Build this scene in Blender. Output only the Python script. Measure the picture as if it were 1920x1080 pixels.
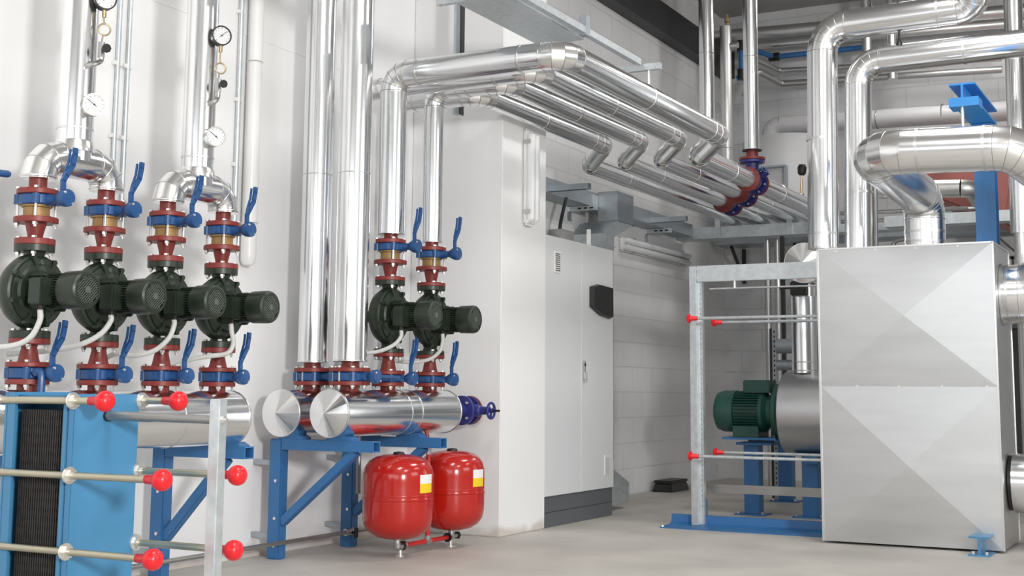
import bpy, bmesh, math, random
from mathutils import Vector, Matrix, Quaternion
random.seed(7)
PI = math.pi
V = Vector
sc = bpy.context.scene
C = sc.collection
for o in list(bpy.data.objects):
    bpy.data.objects.remove(o)

# ------------------------------------------------------------------ camera
cam = bpy.data.cameras.new('camera')
camo = bpy.data.objects.new('camera', cam)
C.objects.link(camo)
RX = V((0.88111140, 0.47284254, 0.00791366))
UX = V((0.05306398, -0.11548192, 0.99189119))
FX = V((-0.46992224, 0.87354671, 0.12684334))
m = Matrix((RX, UX, -FX)).transposed().to_4x4()
m.translation = V((0, 0, 1.0))
camo.matrix_world = m
cam.sensor_fit = 'HORIZONTAL'
cam.sensor_width = 36.0
cam.lens = 2455.936 / 1920 * 36.0
cam.shift_y = -120.0 / 1920
cam.clip_start = .05
sc.camera = camo

# ------------------------------------------------------------------ world, light, exposure
sc.view_settings.view_transform = 'Standard'
sc.view_settings.look = 'None'
sc.view_settings.gamma = 1.0
sc.view_settings.exposure = 0.04
try:
    sc.view_settings.use_curve_mapping = False
except Exception:
    pass
sc.cycles.use_denoising = True
w = bpy.data.worlds.new('world')
sc.world = w
w.use_nodes = True
w.node_tree.nodes['Background'].inputs[0].default_value = (.85, .92, 1, 1)
w.node_tree.nodes['Background'].inputs[1].default_value = 1.0


def area(name, loc, target, sx, sy, power, col=(1, 1, 1), spread=PI):
    l = bpy.data.lights.new(name, 'AREA')
    l.shape = 'RECTANGLE'
    l.size = sx
    l.size_y = sy
    l.energy = power
    l.color = col
    l.spread = spread
    o = bpy.data.objects.new(name, l)
    C.objects.link(o)
    o.location = loc
    d = V(target) - V(loc)
    o.rotation_euler = d.to_track_quat('-Z', 'Y').to_euler()
    return o


# lights in unseen windows: key placed from the shadows, two added for fill
area('window_daylight', (4.94, -1.2, 2.6), (-5, -1.2 + 4.6, 2.2), 0.85, 0.85, 600, (1, .985, .96))
area('window_daylight', (4.94, 6.5, 3.3), (-5, 6.5, 3.0), 3.6, 1.9, 75, (.97, .99, 1))  # soft side fill, added in an unseen window
area('window_daylight', (-.4, -4.94, 2.9), (-.4, 5, 2.5), 7.6, 2.0, 110, (.98, .99, 1))  # broad front fill, added behind the camera
# overhead fill, added as unseen ceiling luminaires
for lx, ly, lp in ((-1.6, 3.2, 95), (1.8, 3.2, 80), (-1.6, 8.4, 75), (1.8, 8.4, 45), (-2.4, 13.2, 40)):
    area('ceiling_lamp_light', (lx, ly, 5.2), (lx, ly, 0), .5, 1.6, lp, (1, .985, .96))

# ------------------------------------------------------------------ materials


def mat(name, col, rough=.5, metal=0., noise=None, bump=None, spec=.5, coat=0., aniso=0.):
    """noise = (scale, amount, stretch vector): slight value variation of the thing's own colour"""
    m = bpy.data.materials.new(name)
    m.use_nodes = True
    nt = m.node_tree
    b = nt.nodes['Principled BSDF']
    b.inputs['Base Color'].default_value = (*col, 1)
    b.inputs['Roughness'].default_value = rough
    b.inputs['Metallic'].default_value = metal
    b.inputs['Specular IOR Level'].default_value = spec
    b.inputs['Coat Weight'].default_value = coat
    b.inputs['Coat Roughness'].default_value = .08
    b.inputs['Anisotropic'].default_value = aniso
    tc = None
    if noise or bump:
        tc = nt.nodes.new('ShaderNodeTexCoord')
    if noise:
        mp = nt.nodes.new('ShaderNodeMapping')
        mp.inputs['Scale'].default_value = noise[2] if len(noise) > 2 else (1, 1, 1)
        nt.links.new(tc.outputs['Object'], mp.inputs['Vector'])
        n = nt.nodes.new('ShaderNodeTexNoise')
        n.inputs['Scale'].default_value = noise[0]
        n.inputs['Detail'].default_value = 5
        nt.links.new(mp.outputs[0], n.inputs['Vector'])
        r = nt.nodes.new('ShaderNodeMapRange')
        a = noise[1]
        r.inputs[1].default_value = .3
        r.inputs[2].default_value = .7
        r.inputs[3].default_value = 1 - a
        r.inputs[4].default_value = 1 + a
        nt.links.new(n.outputs['Fac'], r.inputs[0])
        mx = nt.nodes.new('ShaderNodeMix')
        mx.data_type = 'RGBA'
        mx.blend_type = 'MULTIPLY'
        mx.inputs['Factor'].default_value = 1
        mx.inputs[6].default_value = (*col, 1)
        nt.links.new(r.outputs[0], mx.inputs[7])
        nt.links.new(mx.outputs[2], b.inputs['Base Color'])
        r2 = nt.nodes.new('ShaderNodeMapRange')
        r2.inputs[3].default_value = max(.02, rough * .85)
        r2.inputs[4].default_value = min(1, rough * 1.15)
        nt.links.new(n.outputs['Fac'], r2.inputs[0])
        nt.links.new(r2.outputs[0], b.inputs['Roughness'])
    if bump:
        n2 = nt.nodes.new('ShaderNodeTexNoise')
        n2.inputs['Scale'].default_value = bump[0]
        n2.inputs['Detail'].default_value = 3
        nt.links.new(tc.outputs['Object'], n2.inputs['Vector'])
        bp = nt.nodes.new('ShaderNodeBump')
        bp.inputs['Strength'].default_value = bump[1]
        bp.inputs['Distance'].default_value = .004
        nt.links.new(n2.outputs['Fac'], bp.inputs['Height'])
        nt.links.new(bp.outputs[0], b.inputs['Normal'])
    return m


def block_mat(name, col, axis):
    """painted concrete block wall: courses 0.2 m, blocks 0.4 m, shallow joints"""
    m = mat(name, col, .6, 0, (3, .03))
    nt = m.node_tree
    b = nt.nodes['Principled BSDF']
    tc = nt.nodes.new('ShaderNodeTexCoord')
    sp = nt.nodes.new('ShaderNodeSeparateXYZ')
    cb = nt.nodes.new('ShaderNodeCombineXYZ')
    nt.links.new(tc.outputs['Object'], sp.inputs[0])
    nt.links.new(sp.outputs[axis], cb.inputs[0])
    nt.links.new(sp.outputs[2], cb.inputs[1])
    br = nt.nodes.new('ShaderNodeTexBrick')
    br.inputs['Scale'].default_value = 1
    br.inputs['Brick Width'].default_value = .5
    br.inputs['Row Height'].default_value = .25
    br.inputs['Mortar Size'].default_value = .006
    br.inputs['Mortar Smooth'].default_value = .3
    br.inputs['Color1'].default_value = (1, 1, 1, 1)
    br.inputs['Color2'].default_value = (.97, .97, .97, 1)
    br.inputs['Mortar'].default_value = (0, 0, 0, 1)
    nt.links.new(cb.outputs[0], br.inputs['Vector'])
    bp = nt.nodes.new('ShaderNodeBump')
    bp.inputs['Strength'].default_value = .9
    bp.inputs['Distance'].default_value = .008
    nt.links.new(br.outputs['Color'], bp.inputs['Height'])
    nt.links.new(bp.outputs[0], b.inputs['Normal'])
    return m


M = {}
M['alu'] = mat('aluminium_cladding', (.86, .87, .885), .19, 1, (2.5, .02))
M['alu_elbow'] = mat('aluminium_elbow_cladding', (.86, .86, .86), .22, 1, (3, .02))
M['alu_band'] = mat('aluminium_seam', (.74, .74, .73), .28, 1)
M['seam_dark'] = mat('aluminium_seam_dark', (.42, .42, .41), .35, 1)
M['alu_sheet'] = mat('aluminium_sheet', (.625, .635, .645), .36, 1, (1.6, .05, (1, 1, 6)))
M['alu_dull'] = mat('aluminium_dull', (.72, .72, .71), .38, 1, (3, .05))
M['galv'] = mat('galvanised_steel', (.60, .64, .66), .42, .75, (22, .10), None)
M['galv_d'] = mat('galvanised_tray', (.40, .44, .47), .45, .7, (14, .08))
M['zinc'] = mat('zinc_bolt', (.80, .79, .76), .3, .9)
M['red_ox'] = mat('red_oxide_paint', (.205, .027, .021), .42, 0, (30, .12))
M['tank_red'] = mat('gloss_red_paint', (.45, .012, .007), .18, 0, None, None, .5, .35)
M['cap_red'] = mat('red_plastic', (.72, .012, .02), .3)
M['pipe_red'] = mat('red_pipe_paint', (.55, .02, .02), .3)
M['blue'] = mat('blue_paint', (.033, .145, .35), .38, 0, (4, .07))
M['blue_phe'] = mat('light_blue_paint', (.055, .212, .39), .42, 0, (3, .05))
M['blue_valve'] = mat('valve_blue_paint', (.015, .072, .215), .36, 0, (25, .12))
M['blue_sky'] = mat('bright_blue_paint', (.035, .26, .66), .4, 0, (4, .05))
M['navy'] = mat('navy_paint', (.030, .034, .19), .34)
M['pump'] = mat('dark_green_paint', (.015, .024, .0145), .38, 0, (16, .18))
M['pump_face'] = mat('green_grille_paint', (.085, .10, .08), .4)
M['motor'] = mat('sea_green_paint', (.017, .075, .058), .42, 0, (10, .1))
M['brass'] = mat('bronze_valve_body', (.33, .205, .078), .45, .3, (18, .12))
M['brass_s'] = mat('polished_brass', (.50, .40, .24), .3, .9)
M['black'] = mat('black_plastic', (.012, .012, .012), .4)
M['black_hole'] = mat('dark_opening', (.008, .009, .008), .8)
M['pack'] = mat('plate_pack', (.030, .028, .027), .6, .1, (60, .25))
M['rod'] = mat('yellow_zinc_rod', (.46, .43, .33), .32, .75, (10, .08))
M['bar'] = mat('steel_bar', (.34, .34, .33), .38, .8, (5, .1))
M['white'] = mat('white_lacquer', (.70, .72, .73), .35, 0, (2, .01))
M['white_pl'] = mat('white_plastic', (.80, .80, .79), .35)
M['hose'] = mat('grey_hose', (.56, .56, .54), .45, 0, (30, .06))
M['plinth'] = mat('grey_plinth', (.105, .113, .122), .42, 0, (6, .06))
M['clear'] = mat('lamp_diffuser', (.78, .80, .80), .12, 0, None, None, .5, .3)
M['wall'] = mat('white_wall_paint', (.845, .845, .85), .62, 0, (1.2, .015), (60, .08))
def foot_stain(m):
    nt = m.node_tree
    b = nt.nodes['Principled BSDF']
    src = b.inputs['Base Color'].links[0].from_socket
    tc = nt.nodes.new('ShaderNodeTexCoord')
    sp = nt.nodes.new('ShaderNodeSeparateXYZ')
    nt.links.new(tc.outputs['Object'], sp.inputs[0])
    n = nt.nodes.new('ShaderNodeTexNoise')
    n.inputs['Scale'].default_value = 4
    n.inputs['Detail'].default_value = 6
    nt.links.new(tc.outputs['Object'], n.inputs['Vector'])
    ma = nt.nodes.new('ShaderNodeMath')
    ma.operation = 'MULTIPLY_ADD'
    ma.inputs[1].default_value = -.22
    nt.links.new(n.outputs['Fac'], ma.inputs[0])
    nt.links.new(sp.outputs[2], ma.inputs[2])
    r = nt.nodes.new('ShaderNodeMapRange')
    r.inputs[1].default_value = -.10
    r.inputs[2].default_value = -.04
    r.inputs[3].default_value = .55
    r.inputs[4].default_value = 0
    nt.links.new(ma.outputs[0], r.inputs[0])
    mx = nt.nodes.new('ShaderNodeMix')
    mx.data_type = 'RGBA'
    nt.links.new(r.outputs[0], mx.inputs['Factor'])
    nt.links.new(src, mx.inputs[6])
    mx.inputs[7].default_value = (.42, .33, .25, 1)
    nt.links.new(mx.outputs[2], b.inputs['Base Color'])


foot_stain(M['wall'])
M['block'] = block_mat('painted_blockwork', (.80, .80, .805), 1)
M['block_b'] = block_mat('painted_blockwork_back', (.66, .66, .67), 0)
M['roomwall'] = mat('hall_wall_paint', (.50, .50, .49), .7, 0, (1, .04))
M['ceil'] = mat('concrete_ceiling', (.40, .39, .38), .8, 0, (1.5, .07))
M['beam'] = mat('dark_steel_beam', (.028, .03, .032), .5)
M['label_w'] = mat('label_white', (.82, .82, .82), .5)
M['label_y'] = mat('label_yellow', (.85, .60, .02), .5)
M['dial'] = mat('dial_white', (.78, .78, .80), .4)
M['steel'] = mat('stainless', (.55, .55, .54), .3, .9)
M['pvc_grey'] = mat('white_insulation_jacket', (.55, .55, .56), .45)
M['pink'] = mat('faded_red_steel', (.40, .13, .11), .5, 0, (3, .1))
M['cab_dark'] = mat('dark_cabinet', (.03, .03, .033), .45)
M['frame_w'] = mat('window_frame_paint', (.7, .7, .7), .5)


def floor_mat():
    m = mat('concrete_floor', (.48, .455, .42), .55, 0, (1.7, .13), (90, .06))
    return m


M['floor'] = floor_mat()

# ------------------------------------------------------------------ mesh kit


def frame(axis):
    a = V(axis).normalized()
    h = V((0, 0, 1)) if abs(a.z) < .9 else V((1, 0, 0))
    e1 = h.cross(a).normalized()
    e2 = a.cross(e1).normalized()
    return a, e1, e2


ROOT = {}


class MB:
    def __init__(s):
        s.bm = bmesh.new()
        s.mi = 0

    def face(s, vs):
        try:
            s.bm.faces.new(vs).material_index = s.mi
        except ValueError:
            pass

    def hexa(s, p):
        v = [s.bm.verts.new(q) for q in p]
        for f in ((0, 3, 2, 1), (4, 5, 6, 7), (0, 1, 5, 4), (1, 2, 6, 5), (2, 3, 7, 6), (3, 0, 4, 7)):
            s.face([v[i] for i in f])
        return s

    def box(s, x0, x1, y0, y1, z0, z1):
        return s.hexa([(x0, y0, z0), (x1, y0, z0), (x1, y1, z0), (x0, y1, z0), (x0, y0, z1), (x1, y0, z1), (x1, y1, z1), (x0, y1, z1)])

    def bar(s, p0, p1, wy, wz, up=(0, 0, 1)):
        """rectangular bar from p0 to p1, width wy (sideways) and wz (along up)"""
        p0, p1 = V(p0), V(p1)
        d = (p1 - p0).normalized()
        e1 = d.cross(V(up)).normalized()
        e2 = e1.cross(d).normalized()
        a, b = e1 * wy / 2, e2 * wz / 2
        return s.hexa([p0 - a - b, p0 + a - b, p0 + a + b, p0 - a + b, p1 - a - b, p1 + a - b, p1 + a + b, p1 - a + b])

    def lathe(s, prof, org=(0, 0, 0), axis=(0, 0, 1), n=32, cap0=True, cap1=True, phase=0.):
        """prof = [(radius, distance along axis)]"""
        a, e1, e2 = frame(axis)
        org = V(org)
        rings = []
        for r, h in prof:
            if r < 1e-6:
                rings.append([s.bm.verts.new(org + a * h)])
            else:
                rings.append([s.bm.verts.new(org + a * h + (e1 * math.cos(2 * PI * k / n + phase) + e2 * math.sin(2 * PI * k / n + phase)) * r) for k in range(n)])
        for A, B in zip(rings, rings[1:]):
            for k in range(n):
                k2 = (k + 1) % n
                if len(A) == 1 and len(B) == 1:
                    continue
                if len(A) == 1:
                    s.face([A[0], B[k2], B[k]])
                elif len(B) == 1:
                    s.face([A[k], A[k2], B[0]])
                else:
                    s.face([A[k], A[k2], B[k2], B[k]])
        if cap0 and len(rings[0]) > 1:
            s.face(rings[0][::-1])
        if cap1 and len(rings[-1]) > 1:
            s.face(rings[-1])
        return s

    def cyl(s, p0, p1, r, r1=None, n=24, caps=True):
        p0, p1 = V(p0), V(p1)
        L = (p1 - p0).length
        return s.lathe([(r, 0), (r if r1 is None else r1, L)], p0, p1 - p0, n, caps, caps)

    def torus(s, c, axis, R, r, n=32, k=8):
        a, e1, e2 = frame(axis)
        c = V(c)
        rings = []
        for i in range(n):
            t = 2 * PI * i / n
            d = e1 * math.cos(t) + e2 * math.sin(t)
            rings.append([s.bm.verts.new(c + d * (R + r * math.cos(2 * PI * j / k)) + a * r * math.sin(2 * PI * j / k)) for j in range(k)])
        for i in range(n):
            A, B = rings[i], rings[(i + 1) % n]
            for j in range(k):
                j2 = (j + 1) % k
                s.face([A[j], A[j2], B[j2], B[j]][::-1])
        return s

    def tube(s, pts, r, n=16, caps=True, rr=None):
        """sweep a circle along pts; rr = optional radius per point"""
        pts = [V(p) for p in pts]
        N = len(pts)
        tan = []
        for i in range(N):
            if i == 0:
                t = pts[1] - pts[0]
            elif i == N - 1:
                t = pts[-1] - pts[-2]
            else:
                t = (pts[i + 1] - pts[i]).normalized() + (pts[i] - pts[i - 1]).normalized()
            tan.append(t.normalized())
        a, e1, e2 = frame(tan[0])
        rings = []
        for i in range(N):
            if i:
                q = tan[i - 1].rotation_difference(tan[i])
                e1 = q @ e1
                e2 = q @ e2
            R = rr[i] if rr else r
            rings.append([s.bm.verts.new(pts[i] + (e1 * math.cos(2 * PI * k / n) + e2 * math.sin(2 * PI * k / n)) * R) for k in range(n)])
        for A, B in zip(rings, rings[1:]):
            for k in range(n):
                k2 = (k + 1) % n
                s.face([A[k], A[k2], B[k2], B[k]])
        if caps:
            s.face(rings[0][::-1])
            s.face(rings[-1])
        return s

    def prism(s, poly, org, ex, ey, ez, depth):
        """polygon (in ex,ey) extruded along ez by depth"""
        org, ex, ey, ez = V(org), V(ex), V(ey), V(ez)
        a = [s.bm.verts.new(org + ex * x + ey * y) for x, y in poly]
        b = [s.bm.verts.new(org + ex * x + ey * y + ez * depth) for x, y in poly]
        n = len(poly)
        for i in range(n):
            j = (i + 1) % n
            s.face([a[i], a[j], b[j], b[i]])
        s.face(a[::-1])
        s.face(b)
        return s

    def build(s, name, mt, parent=None, ang=28, bevel=0, loc=None):
        bm = s.bm
        bmesh.ops.recalc_face_normals(bm, faces=bm.faces)
        if bevel:
            es = [e for e in bm.edges if len(e.link_faces) == 2 and e.calc_face_angle() > .6]
            bmesh.ops.bevel(bm, geom=es, offset=bevel, segments=2, affect='EDGES', clamp_overlap=True)
        off = None
        if parent is not None:
            off = ROOT.get(parent.name)
        elif loc is not None:
            off = V(loc)
        if off is not None:
            bmesh.ops.translate(bm, verts=bm.verts, vec=-off)
        me = bpy.data.meshes.new(name)
        bm.to_mesh(me)
        bm.free()
        for q in (mt if isinstance(mt, (list, tuple)) else [mt]):
            me.materials.append(q)
        for p in me.polygons:
            p.use_smooth = True
        me.set_sharp_from_angle(angle=math.radians(ang))
        o = bpy.data.objects.new(name, me)
        C.objects.link(o)
        if parent is not None:
            o.parent = parent
            ROOT[o.name] = off
        elif loc is not None:
            o.location = loc
            ROOT[o.name] = V(loc)
        return o


def tag(o, label, cat, group=None):
    o['label'] = label
    o['category'] = cat
    if group:
        o['group'] = group
    return o


def thing(name, loc, label, cat, group=None):
    o = bpy.data.objects.new(name, None)
    o.empty_display_size = .05
    C.objects.link(o)
    o.location = loc
    ROOT[o.name] = V(loc)
    return tag(o, label, cat, group)


def struct(o):
    o['kind'] = 'structure'
    return o


def dup(root, d, label, group=None):
    """copy of a thing with copies of its parts and sub-parts, moved by d"""
    r = root.copy()
    C.objects.link(r)
    r.location = root.location + V(d)
    r['label'] = label
    if group:
        r['group'] = group
    for ch in list(root.children):
        c = ch.copy()
        C.objects.link(c)
        c.parent = r
        for g in list(ch.children):
            e = g.copy()
            C.objects.link(e)
            e.parent = c
    return r


def arc_path(pts, Rb, nseg):
    """polyline -> list of ('run'|'elbow', points)"""
    pts = [V(p) for p in pts]
    out = []
    start = pts[0]
    for i in range(1, len(pts) - 1):
        d1 = (pts[i] - pts[i - 1]).normalized()
        d2 = (pts[i + 1] - pts[i]).normalized()
        th = d1.angle(d2)
        rb = Rb[i - 1] if isinstance(Rb, (list, tuple)) else Rb
        t = rb * math.tan(th / 2)
        a = pts[i] - d1 * t
        b = pts[i] + d2 * t
        nrm = (d2 - d1 * d2.dot(d1)).normalized()
        cen = a + nrm * rb
        ns = nseg if th > 1.2 else max(2, int(nseg * th / 1.57 + .5))
        arc = []
        ax = d1.cross(d2).normalized()
        for k in range(ns + 1):
            q = Quaternion(ax, th * k / ns)
            arc.append(cen + q @ (a - cen))
        out.append(('run', [start, a]))
        out.append(('elbow', arc, d1, d2))
        start = b
    out.append(('run', [start, pts[-1]]))
    return out


def clad_pipe(root, pts, r, Rb, nseg=4, n=32, bands=(), mt='alu', cap_collar=False, bead=.0022, mte='alu_elbow'):
    """insulated pipe with sheet-metal cladding: straight runs, segmented elbows, seam bands as parts"""
    for item in arc_path(pts, Rb, nseg):
        kind, P = item[:2]
        if kind == 'elbow':
            e1_, e2_ = item[2:]
        if kind == 'run':
            if (P[1] - P[0]).length < .004:
                continue
            MB().tube(P, r, n).build('pipe_run', M[mt], root, 20)
        else:
            Q = [P[0] - e1_ * .014, P[0]] + P[1:-1] + [P[-1], P[-1] + e2_ * .014]
            MB().tube(Q, r * 1.004, n).build('elbow', M[mte], root, 14)
            b = MB()
            for i, q in enumerate(P):
                if i == 0:
                    t = e1_
                elif i == len(P) - 1:
                    t = e2_
                else:
                    t = P[i + 1] - P[i - 1]
                b.torus(q, t, r * 1.002, bead, n, 6)
            b.build('elbow_seams', M['seam_dark'], root, 50)
    for p, ax in bands:
        ax = V(ax)
        MB().lathe([(r * .97, -.009), (r + .0028, -.009), (r + .0028, .009), (r * .97, .009)], p, ax, n).build('seam_band', M['alu_band'], root, 30)


def bolt_mesh(L, r=.0085):
    """hex head on top, shank, nut below; along z, centred"""
    b = MB()
    for z0, z1, R in ((L / 2, L / 2 + .009, r), (-L / 2 - .012, -L / 2, r), (-L / 2 - .022, L / 2 + .001, r * .55)):
        b.cyl((0, 0, z0), (0, 0, z1), R, None, 6 if R == r else 8)
    o = b.build('bolt', M['zinc'], None, 30)
    me = o.data
    bpy.data.objects.remove(o)
    return me


BOLTS = {}


def bolts(root, c, axis, R, L, n=4, ph=PI / 4, size=.0085, name='bolt'):
    k = (round(L, 3), size)
    if k not in BOLTS:
        BOLTS[k] = bolt_mesh(L, size)
    a, e1, e2 = frame(axis)
    off = ROOT[root.name]
    q = V((0, 0, 1)).rotation_difference(a)
    for i in range(n):
        t = ph + 2 * PI * i / n
        o = bpy.data.objects.new(name, BOLTS[k])
        C.objects.link(o)
        o.parent = root
        o.location = V(c) + (e1 * math.cos(t) + e2 * math.sin(t)) * R - off
        o.rotation_mode = 'QUATERNION'
        o.rotation_quaternion = q
    return


# ------------------------------------------------------------------ setting
WX = -5.2
YB = 15.1
struct(MB().box(-5.6, 5.4, -5.4, YB + .3, -.2, 0).build('floor', M['floor']))
struct(MB().box(-5.6, 5.4, -5.4, YB + .3, 5.6, 5.8).build('ceiling', M['ceil']))
struct(MB().box(WX - .3, WX, -5.4, 8.45, 0, 5.6).build('wall_left', M['wall']))
struct(MB().box(WX - .3, WX, 8.45, YB + .3, 0, 5.6).build('wall_left_block', M['block']))
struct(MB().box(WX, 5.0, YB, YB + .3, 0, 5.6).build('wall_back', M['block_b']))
# pier standing out of the left wall
struct(MB().box(WX, -4.437, 8.1, 8.79, 0, 5.6).build('wall_pier', M['wall'], None, 28, .006))
# panel joints of the left wall
struct(MB().box(WX, WX + .004, -5, 8.1, 3.174, 3.186).build('trim_1', M['wall']))
# dark steel edge beam under the ceiling
struct(MB().box(WX, WX + .16, 8.79, YB, 4.82, 5.15).build('trim_2', M['beam']))


def wall_with_openings(name, axis, pos, thick, lo, hi, ops):
    """vertical wall with rectangular openings ops = [(a0,a1,z0,z1)] sorted along the wall"""
    b = MB()

    def bx(a0, a1, z0, z1):
        if a1 - a0 < 1e-4 or z1 - z0 < 1e-4:
            return
        if axis == 'x':
            b.box(pos, pos + thick, a0, a1, z0, z1)
        else:
            b.box(a0, a1, pos, pos + thick, z0, z1)
    cur = lo
    for a0, a1, z0, z1 in ops:
        bx(cur, a0, 0, 5.6)
        bx(a0, a1, 0, z0)
        bx(a0, a1, z1, 5.6)
        cur = a1
    bx(cur, hi, 0, 5.6)
    struct(b.build(name, M['roomwall']))


wall_with_openings('wall_right', 'x', 5.0, .3, -5.4, YB, [(-2.1, -.3, 1.7, 3.5), (4.6, 8.4, 2.3, 4.3)])
wall_with_openings('wall_front', 'y', -5.3, .3, -5.2, 5.0, [(-4.3, 3.5, 1.85, 3.95)])


def unseen_window(n, axis, pos, a0, a1, z0, z1, nm):
    b = MB()
    t = .05
    step = (a1 - a0) / nm

    def bx(p0, p1, q0, q1):
        if axis == 'x':
            b.box(pos, pos + .06, p0, p1, q0, q1)
        else:
            b.box(p0, p1, pos, pos + .06, q0, q1)
    bx(a0, a1, z0, z0 + t)
    bx(a0, a1, z1 - t, z1)
    for k in range(nm + 1):
        c = a0 + step * k
        bx(max(a0, c - t / 2), min(a1, c + t / 2), z0 + t, z1 - t)
    struct(b.build('window_%d' % n, M['frame_w']))


unseen_window(1, 'x', 5.2, -2.1, -.3, 1.7, 3.5, 2)
unseen_window(2, 'x', 5.2, 4.6, 8.4, 2.3, 4.3, 3)  # unseen opening added to carry the side fill
unseen_window(3, 'y', -5.26, -4.3, 3.5, 1.85, 3.95, 5)  # unseen window row added to carry the front fill

# ------------------------------------------------------------------ pump columns
X0 = -4.55
ZL = dict(rim=1.92, f1=(1.866, 1.842), v1=(1.842, 1.795), cv=(1.795, 1.741), f2=(1.741, 1.716), f3=(1.647, 1.618),
          pt=(1.618, 1.588), pc=1.415, pb=(1.245, 1.212), f4=(1.212, 1.186), f5=(1.11, 1.088), v2=(1.088, 1.036), hf=(1.036, 1.013), s=1.0)
ZR = dict(rim=1.975, f1=(1.941, 1.916), v1=(1.916, 1.868), cv=(1.868, 1.81), f2=(1.81, 1.785), f3=(1.705, 1.68),
          pt=(1.68, 1.652), pc=1.46, pb=(1.258, 1.232), f4=(1.232, 1.208), f5=(1.122, 1.098), v2=(1.098, 1.05), hf=(1.05, 1.026), s=1.09)


def butterfly(y, z0, z1, x, label, group, r=.08, bl=None, lever=True, headx=.17, lever_dir=0, neck_z=0., s=1., bolts_to=None, horizontal=False):
    """wafer butterfly valve: ring body with lugs, neck, round head and twin-blade lever"""
    zc = (z0 + z1) / 2
    h = abs(z1 - z0)
    lo, hi = min(z0, z1), max(z0, z1)
    t = thing('butterfly_valve', (x, y, lo), label, 'valve', group)
    b = MB()
    b.lathe([(r * .93, lo), (r, lo + h * .12), (r, hi - h * .12), (r * .93, hi)], (x, y, 0), (0, 0, 1), 40)
    for k in range(4):
        a = -PI / 4 + k * PI / 2
        b.cyl((x + math.cos(a) * r * .99, y + math.sin(a) * r * .99, lo + .002), (x + math.cos(a) * r * .99, y + math.sin(a) * r * .99, hi - .002), r * .22, None, 12)
    b.build('body', M['blue_valve'], t)
    hx = x + headx * s
    MB().lathe([(r * .36, r * .9), (r * .26, r * 1.15), (r * .24, headx * s - .045), (r * .32, headx * s - .03)], (x, y, zc), (1, 0, 0), 20).build('neck', M['blue_valve'], t)
    hr = .039 * s
    hd = MB().lathe([(hr * .6, -.04), (hr * .95, -.012), (hr, .0), (hr, .018), (hr * .93, .024), (hr * .8, .0245), (0, .0255)], (hx, y, zc), (1, 0, 0), 28).build('head', M['blue_valve'], t)
    hd['label'] = 'round blue gear head'
    for dy, dz in ((-.6, .55), (.55, -.62)):
        MB().lathe([(.006, .022), (.006, .029), (0, .03)], (hx, y + dy * hr, zc + dz * hr), (1, 0, 0), 8).build('screw', M['zinc'], t)
    if lever:
        lv = MB()
        if horizontal:
            P = [(0, 0.01), (.06, .0), (.2 * s, -.004)]
        else:
            P = [(-.012, .02), (-.014, .075), (.002, .1), (.035, .15), (.045, .2), (.047, .225)]
        pp = [V((hx, y + p[0] * s, zc + p[1] * s)) for p in P]
        for a, c in zip(pp, pp[1:]):
            d = (c - a).normalized() * .003
            lv.bar(a - d, c + d, .022 * s, .013, (1, 0, 0))
        if not horizontal:
            P2 = [(-.004, .095), (.006, .125), (.022, .165), (.028, .205), (.029, .218)]
            pp = [V((hx - .012, y + p[0] * s, zc + p[1] * s)) for p in P2]
            for a, c in zip(pp, pp[1:]):
                d = (c - a).normalized() * .002
                lv.bar(a - d, c + d, .007 * s, .010, (1, 0, 0))
        if horizontal:
            lv.bar((hx + .01, y + .01, zc + .004), (hx + .01, y + .235, zc - .002), .026, .018, (0, 0, 1))
        lv.build('lever', M['blue_valve'], t, 40)
    if bl:
        b0, b1 = bl
        bolts(t, (x, y, (b0 + b1) / 2), (0, 0, 1), r * .99, abs(b1 - b0), 4, PI / 4, .0118 * s)
    return t


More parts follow.
